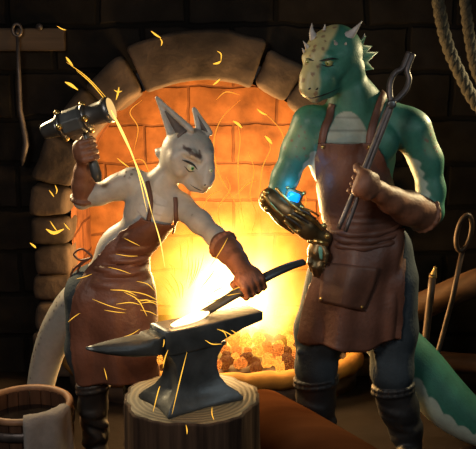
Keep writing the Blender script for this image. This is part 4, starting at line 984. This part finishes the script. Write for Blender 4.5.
bm = bmesh.new(); bm.faces.new([bm.verts.new((BX+(BR-.02)*math.cos(2*PI*k/40), BY+(BR-.02)*math.sin(2*PI*k/40), BH-.065)) for k in range(40)]); obj('water', bm, mat('dark_water', (.012, .010, .009), .05), bucket)
# towel draped over the rim
TW = mat('grey_cloth', (.22, .195, .18), .9, nscale=30, namp=.12, bump=.3, bscale=120)
verts = []; nu, nv = 18, 34; aa0, aa1 = math.radians(-80), math.radians(-18)
for j in range(nv+1):
    v = j/nv
    for i in range(nu+1):
        u = i/nu; a = aa0+(aa1-aa0)*u; s_ = v*.46-.09+.015*math.sin(u*4)
        if s_ < 0: r = BR-.030+.004*math.sin(u*9); z = BH+.018+s_*1
        elif s_ < .04: th = s_/.04*PI; r = BR-.008-.022*math.cos(th); z = BH+.016+.012*math.sin(th)
        else: r = BR+.022+.006*math.sin(u*11+v*3)+.012*min(1, (s_-.04)*3); z = BH+.016-(s_-.04)
        verts.append((BX+r*math.cos(a), BY+r*math.sin(a), z))
idx = np.arange((nu+1)*(nv+1)).reshape(nv+1, nu+1); q = np.stack([idx[:-1, :-1], idx[1:, :-1], idx[1:, 1:], idx[:-1, 1:]], -1).reshape(-1, 4)
tw = arrmesh('towel', verts, q, TW); md = tw.modifiers.new('s', 'SOLIDIFY'); md.thickness = .005; md.offset = 0
setp(tw, 'pale grey cloth towel hanging over the rim of the wooden bucket', 'towel')

# big log in front
log = thing('log', (.24, 3.40, 0), 'thick smooth brown log lying on the floor right of the anvil stump', 'log')
LGM = woodmat('log_smooth', (.034, .012, .005), (.060, .022, .009), 'x', 7, .95); LGM.node_tree.nodes['Principled BSDF'].inputs['Specular IOR Level'].default_value = 0; LGD = woodmat('log_rough', (.07, .04, .028), (.14, .08, .055), 'x', 26, .8)
la, lb = np.array([.06, 3.53, .20]), np.array([.70, 2.55, .19]); lax = (lb-la)/np.linalg.norm(lb-la)
bm = bmesh.new(); lathe(bm, [(0, .17), (.02, .20), (.25, .206), (.74, .204), (.75, .19)], la, lax, 48); obj('smooth_wood', bm, LGM, log)
bm = bmesh.new(); lathe(bm, [(.745, .188), (.76, .197), (.95, .195), (1.2, .20), (1.21, .18)], la, lax, 48); obj('rough_wood', bm, LGD, log)

# wooden rack at the right with two leaning pokers
rack = thing('wooden_rack', (1.2, 4.45, 0), 'low rack of two round wooden rails by the dark wall at right', 'rack')
RW = woodmat('rack_wood', (.035, .018, .011), (.08, .04, .022), 'x', 16, .6)
tube('rail', spline([P(380, 322, 4.50), P(412, 310, 4.45), P(440, 298, 4.40), P(476, 283, 4.32), P(510, 275, 4.25)], 16), .070, RW, rack, 20)
tube('rail', spline([P(372, 352, 4.55), P(412, 356, 4.50), P(450, 362, 4.46), P(480, 364, 4.42), P(510, 366, 4.36)], 16), .052, RW, rack, 20)
for px, Y in ((506, 4.27), (384, 4.50)):
    bm = bmesh.new(); x = P(px, 300, Y)[0]; lathe(bm, [(0, .05), (.02, .055), (.72, .05), (.74, .04)], (x, Y+.06, 0), (0, 0, 1), 20); obj('post', bm, RW, rack)
PK = mat('poker_iron', (.06, .035, .025), .5, .3, nscale=20, namp=.3)
pk1 = thing('fire_poker', P(437, 352, 4.2), 'tall fire poker with an oval ring handle leaning on the rack', 'poker')
tube('rod', [P(462, 252, 4.22), P(452, 300, 4.24), P(438, 352, 4.22), P(430, 392, 4.1)], .013, PK, pk1, 10)
bm = bmesh.new(); n = 28; c = P(464, 233, 4.22); sweep(bm, [c+np.array([.034*math.cos(2*PI*k/n)+.012*math.sin(2*PI*k/n), 0, .088*math.sin(2*PI*k/n)]) for k in range(n)], .012, 8, close=True); obj('ring_handle', bm, PK, pk1)
pk2 = thing('fire_poker', P(426, 345, 4.2), 'shorter fire poker with a blunt brass-coloured tip leaning on the rack', 'poker')
tube('rod', [P(433, 274, 4.22), P(430, 300, 4.22), P(425, 345, 4.2), P(421, 388, 4.1)], .018, PK, pk2, 10)
bm = bmesh.new(); cone(bm, P(432.8, 277, 4.22), P(435.5, 267, 4.22), .020, tipr=.4, pw=.6); obj('tip', bm, mat('brassy_tip', (.35, .24, .09), .4, .4), pk2)

# ropes
ROPE = mat('rope_fibre', (.042, .036, .025), .9, nscale=60, namp=.4, bump=.5, bscale=150)
rope = thing('rope', P(450, -20, 4.3), 'thick twisted rope hanging in loops at the upper right', 'rope')
def ropestrand(path, R):
    q = spline(path, 90)
    for k in range(3):
        pts = []; pn = None; L = 0
        for i, p in enumerate(q):
            t = q[min(i+1, len(q)-1)]-q[max(i-1, 0)]; t = t/np.linalg.norm(t); a = np.cross(t, [0, 1, 0]); a /= np.linalg.norm(a); b = np.cross(t, a)
            if i: L += np.linalg.norm(q[i]-q[i-1])
            th = 2*PI*(L/.13)+2*PI*k/3; pts.append(p+(a*math.cos(th)+b*math.sin(th))*R*.5)
        tube('strand', pts, R*.58, ROPE, rope, 8)
ropestrand([P(434, -40, 4.35), P(438, 0, 4.35), P(446, 40, 4.35), P(459, 72, 4.35), P(478, 106, 4.35), P(505, 128, 4.35), P(530, 110, 4.35)], .030)
ropestrand([P(462, -40, 4.45), P(465, 0, 4.45), P(470, 40, 4.45), P(478, 75, 4.45), P(495, 95, 4.45), P(512, 80, 4.45)], .027)

# tool board on the wall at upper left
BD = woodmat('board_wood', (.05, .034, .025), (.11, .075, .052), 'x', 20)
c0, c1 = P(-14, 51, 4.70), P(64, 28, 4.70)
bm = bmesh.new(); add_box(bm, (c0+c1)/2+[0, .02, 0], (c1[0]-c0[0], .05, c1[2]-c0[2])); board = obj('wall_board', bm, BD, smooth=False, bev=.008)
setp(board, 'horizontal brown wooden board fixed to the dark wall at upper left', 'board')
for px, py in ((17, 25), (40, 27), (17, 33)):
    if py == 25: continue
    bm = bmesh.new(); q = P(px, py, 4.70); lathe(bm, [(-.05, .009), (.0, .009), (.002, .018), (.008, .018)], q+[0, -.012, 0], (0, -1, 0), 12); obj('nail', bm, TONG, board)
hook = thing('hanging_tool', P(18, 33, 4.66), 'thin dark iron rod with a bent end hanging from a board nail', 'tool')
bm = bmesh.new(); n = 20; q = P(17, 29, 4.66); sweep(bm, [q+np.array([.022*math.cos(2*PI*k/n), 0, .030*math.sin(2*PI*k/n)-.005]) for k in range(n)], .008, 8, close=True); obj('eye_loop', bm, TONG, hook)
tube('shaft', [P(17.5, 36, 4.66), P(19, 80, 4.66), P(20, 110, 4.66), P(25, 135, 4.66), P(26, 145, 4.66), P(23, 160, 4.66), P(22, 166, 4.66)], [.009, .012, .013, .016, .017, .013, .003], TONG, hook, 10)

# ================================================================== SPARKS
st = lambda pts, w, m, lab, grp, Y: streak('spark', pts, w, m, lab, 'spark', grp, Y, 8)
for l1, (pts, w) in zip(['thickest molten streak, starting at the hammer face', 'molten streak crossing the white shoulder', 'lowest thin molten streak over the apron bib', 'faint molten streak left of the thick one'], (([(111, 110), (122, 132), (134, 158)], .0055), ([(134, 158), (144, 185), (152, 214)], .0028), ([(152, 214), (160, 240), (165, 268)], .0022), ([(128, 146), (138, 172), (147, 212)], .0018))): st(pts, w, SPH, l1, 'streaks falling from the hammer', 3.36)
for l6, (pts, w) in zip(['upper spark trail above the hammer head, the longer one', 'lower spark trail above the hammer head, the shorter one'], (([(66, 62), (88, 78), (112, 104)], .0016), ([(76, 70), (92, 84), (110, 106)], .0022))): st(pts, w, SPK, l6, 'trails above the hammer', 3.4)
EN = ['slanted ember high above the hammer, right of the wall board', 'large slanted ember just above the hammer head', 'upright stroke of the star-shaped ember beside the hammer face', 'crossbar of the star-shaped ember beside the hammer face', 'ember on the arch stones above the white ear, upper stroke', 'ember on the arch stones above the white ear, lower stroke',
      'bright flat ember on the arch keystone', 'thin ember rising from the flat one on the keystone', 'ember at the lower edge of the arch keystone', 'ember inside the arch left of the green snout', 'large ember in the middle of the arch opening', 'large ember in the arch near the green upper arm', 'tiny faint ember by the right end of the wall board',
      'brightest flattened ember on the left arch stones', 'thin ember stroke above the brightest one on the left stones', 'short ember just right of the brightest one on the left stones', 'small ember at the outer edge of the left arch stones', 'upper of two faint embers below the raised forearm', 'lower of two faint embers below the raised forearm', 'thin ember between the hammer handle and the white shoulder']
for pts, w in (([(66, 57), (69, 61), (73, 66)], .007), ([(65, 82), (71, 85), (78, 90)], .009), ([(119, 87), (118, 93), (116, 100)], .005), ([(114, 90), (118, 92), (122, 91)], .004), ([(151, 31), (156, 35), (161, 38)], .006), ([(160, 38), (162, 42), (161, 46)], .004),
               ([(213, 64), (218, 63), (221, 61)], .007), ([(221, 61), (221, 54), (217, 51)], .004), ([(213, 85), (217, 82), (220, 79)], .006), ([(257, 109), (262, 113), (267, 115)], .006), ([(233, 121), (238, 124), (242, 128)], .009), ([(265, 136), (269, 140), (272, 144)], .010), ([(57, 26), (62, 29), (66, 30)], .003),
               ([(46, 229), (54, 233), (64, 229)], .012), ([(50, 221), (54, 227), (57, 231)], .004), ([(64, 223), (67, 227), (70, 230)], .004), ([(30, 243), (34, 246), (36, 248)], .007), ([(55, 185), (57, 190), (56, 194)], .004), ([(49, 190), (52, 194), (54, 197)], .004), ([(117, 158), (123, 163), (130, 168)], .003)):
    EL = [] if 'EL' not in globals() else EL
    st(pts, w*.8, SPK, EN[len(EL)], 'embers in the air', 4.55 if pts[0][0] < 70 and pts[0][1] > 150 or pts[0][0] > 150 else 3.9); EL.append(1)
l3 = 'fine yellow spark streaking across the white figure\'s leather apron'
AN = ['long spark across the middle of the white figure\'s apron', 'spark just below the long one on the white figure\'s apron', 'spark over the upper left of the apron waist', 'spark over the apron at the height of the waist tie', 'spark at the back edge of the apron hip', 'spark at the lower back edge of the apron beside the tail', 'spark on the apron just above the anvil horn', 'topmost spark on the apron bib', 'spark at the front edge of the apron above the horn', 'spark on the apron touching the anvil step', 'upright spark near the apron hem under the horn']
for l3, pts in zip(AN, ([(92, 299), (110, 306), (126, 310)], [(104, 310), (116, 312), (126, 313)], [(108, 267), (120, 270), (131, 274)], [(116, 254), (128, 256), (138, 256)], [(76, 279), (84, 277), (92, 274)], [(68, 322), (74, 317), (80, 313)], [(123, 337), (132, 334), (140, 329)], [(124, 238), (132, 242), (140, 246)],
            [(140, 310), (150, 312), (158, 316)], [(152, 330), (160, 340), (166, 344)], [(104, 368), (106, 375), (107, 380)])): st(pts, .0012, SPK, l3, 'sparks over the apron', 3.2)
l4 = 'thin spark in the spray bursting up from the hot bar end on the anvil'
rs = random.Random(12)
VN = ['curved spark on the anvil heel side, nearest the face', 'spark right of the curved one under the anvil heel', 'small spark crossing the heel side, highest', 'long spark under the anvil heel', 'tiny spark at the anvil step', 'spark on the anvil waist under the step', 'long spark over the left foot of the anvil', 'longest spark crossing the anvil waist down to its front foot', 'spark on the stump top right of the anvil foot',
      'spark on the bark of the stump', 'curved spark on the side of the anvil face', 'spark flying up left from the anvil step']
for l5, pts in zip(VN, ([(217, 329), (224, 332), (227, 338)], [(231, 330), (236, 333), (240, 334)], [(232, 340), (235, 336), (241, 335)], [(222, 330), (231, 335), (237, 341)], [(164, 339), (164, 343), (163, 347)], [(168, 350), (165, 358), (163, 368)], [(160, 386), (158, 392), (153, 412)], [(187, 352), (180, 380), (172, 414)], [(212, 407), (212, 414), (214, 420)],
            [(186, 425), (187, 430), (187, 434)], [(205, 340), (212, 344), (222, 344)], [(147, 316), (138, 300), (124, 292)])): st(pts, .0017, SPK, l5, 'sparks flying off the anvil', 2.72)
for k in range(34):
    a = rs.uniform(PI*.12, PI*.98); r0_, r1_ = rs.uniform(14, 55), rs.uniform(12, 42); c = (185, 312)
    p0 = (c[0]+math.cos(a)*r0_, c[1]-math.sin(a)*r0_*.95); p1 = (c[0]+math.cos(a)*(r0_+r1_), c[1]-math.sin(a)*(r0_+r1_)*.95+3)
    st([p0, ((p0[0]+p1[0])/2+2, (p0[1]+p1[1])/2-2), p1], rs.uniform(.0010, .0022), SPK, l4, 'sparks flying off the anvil', rs.uniform(3.0, 3.35))
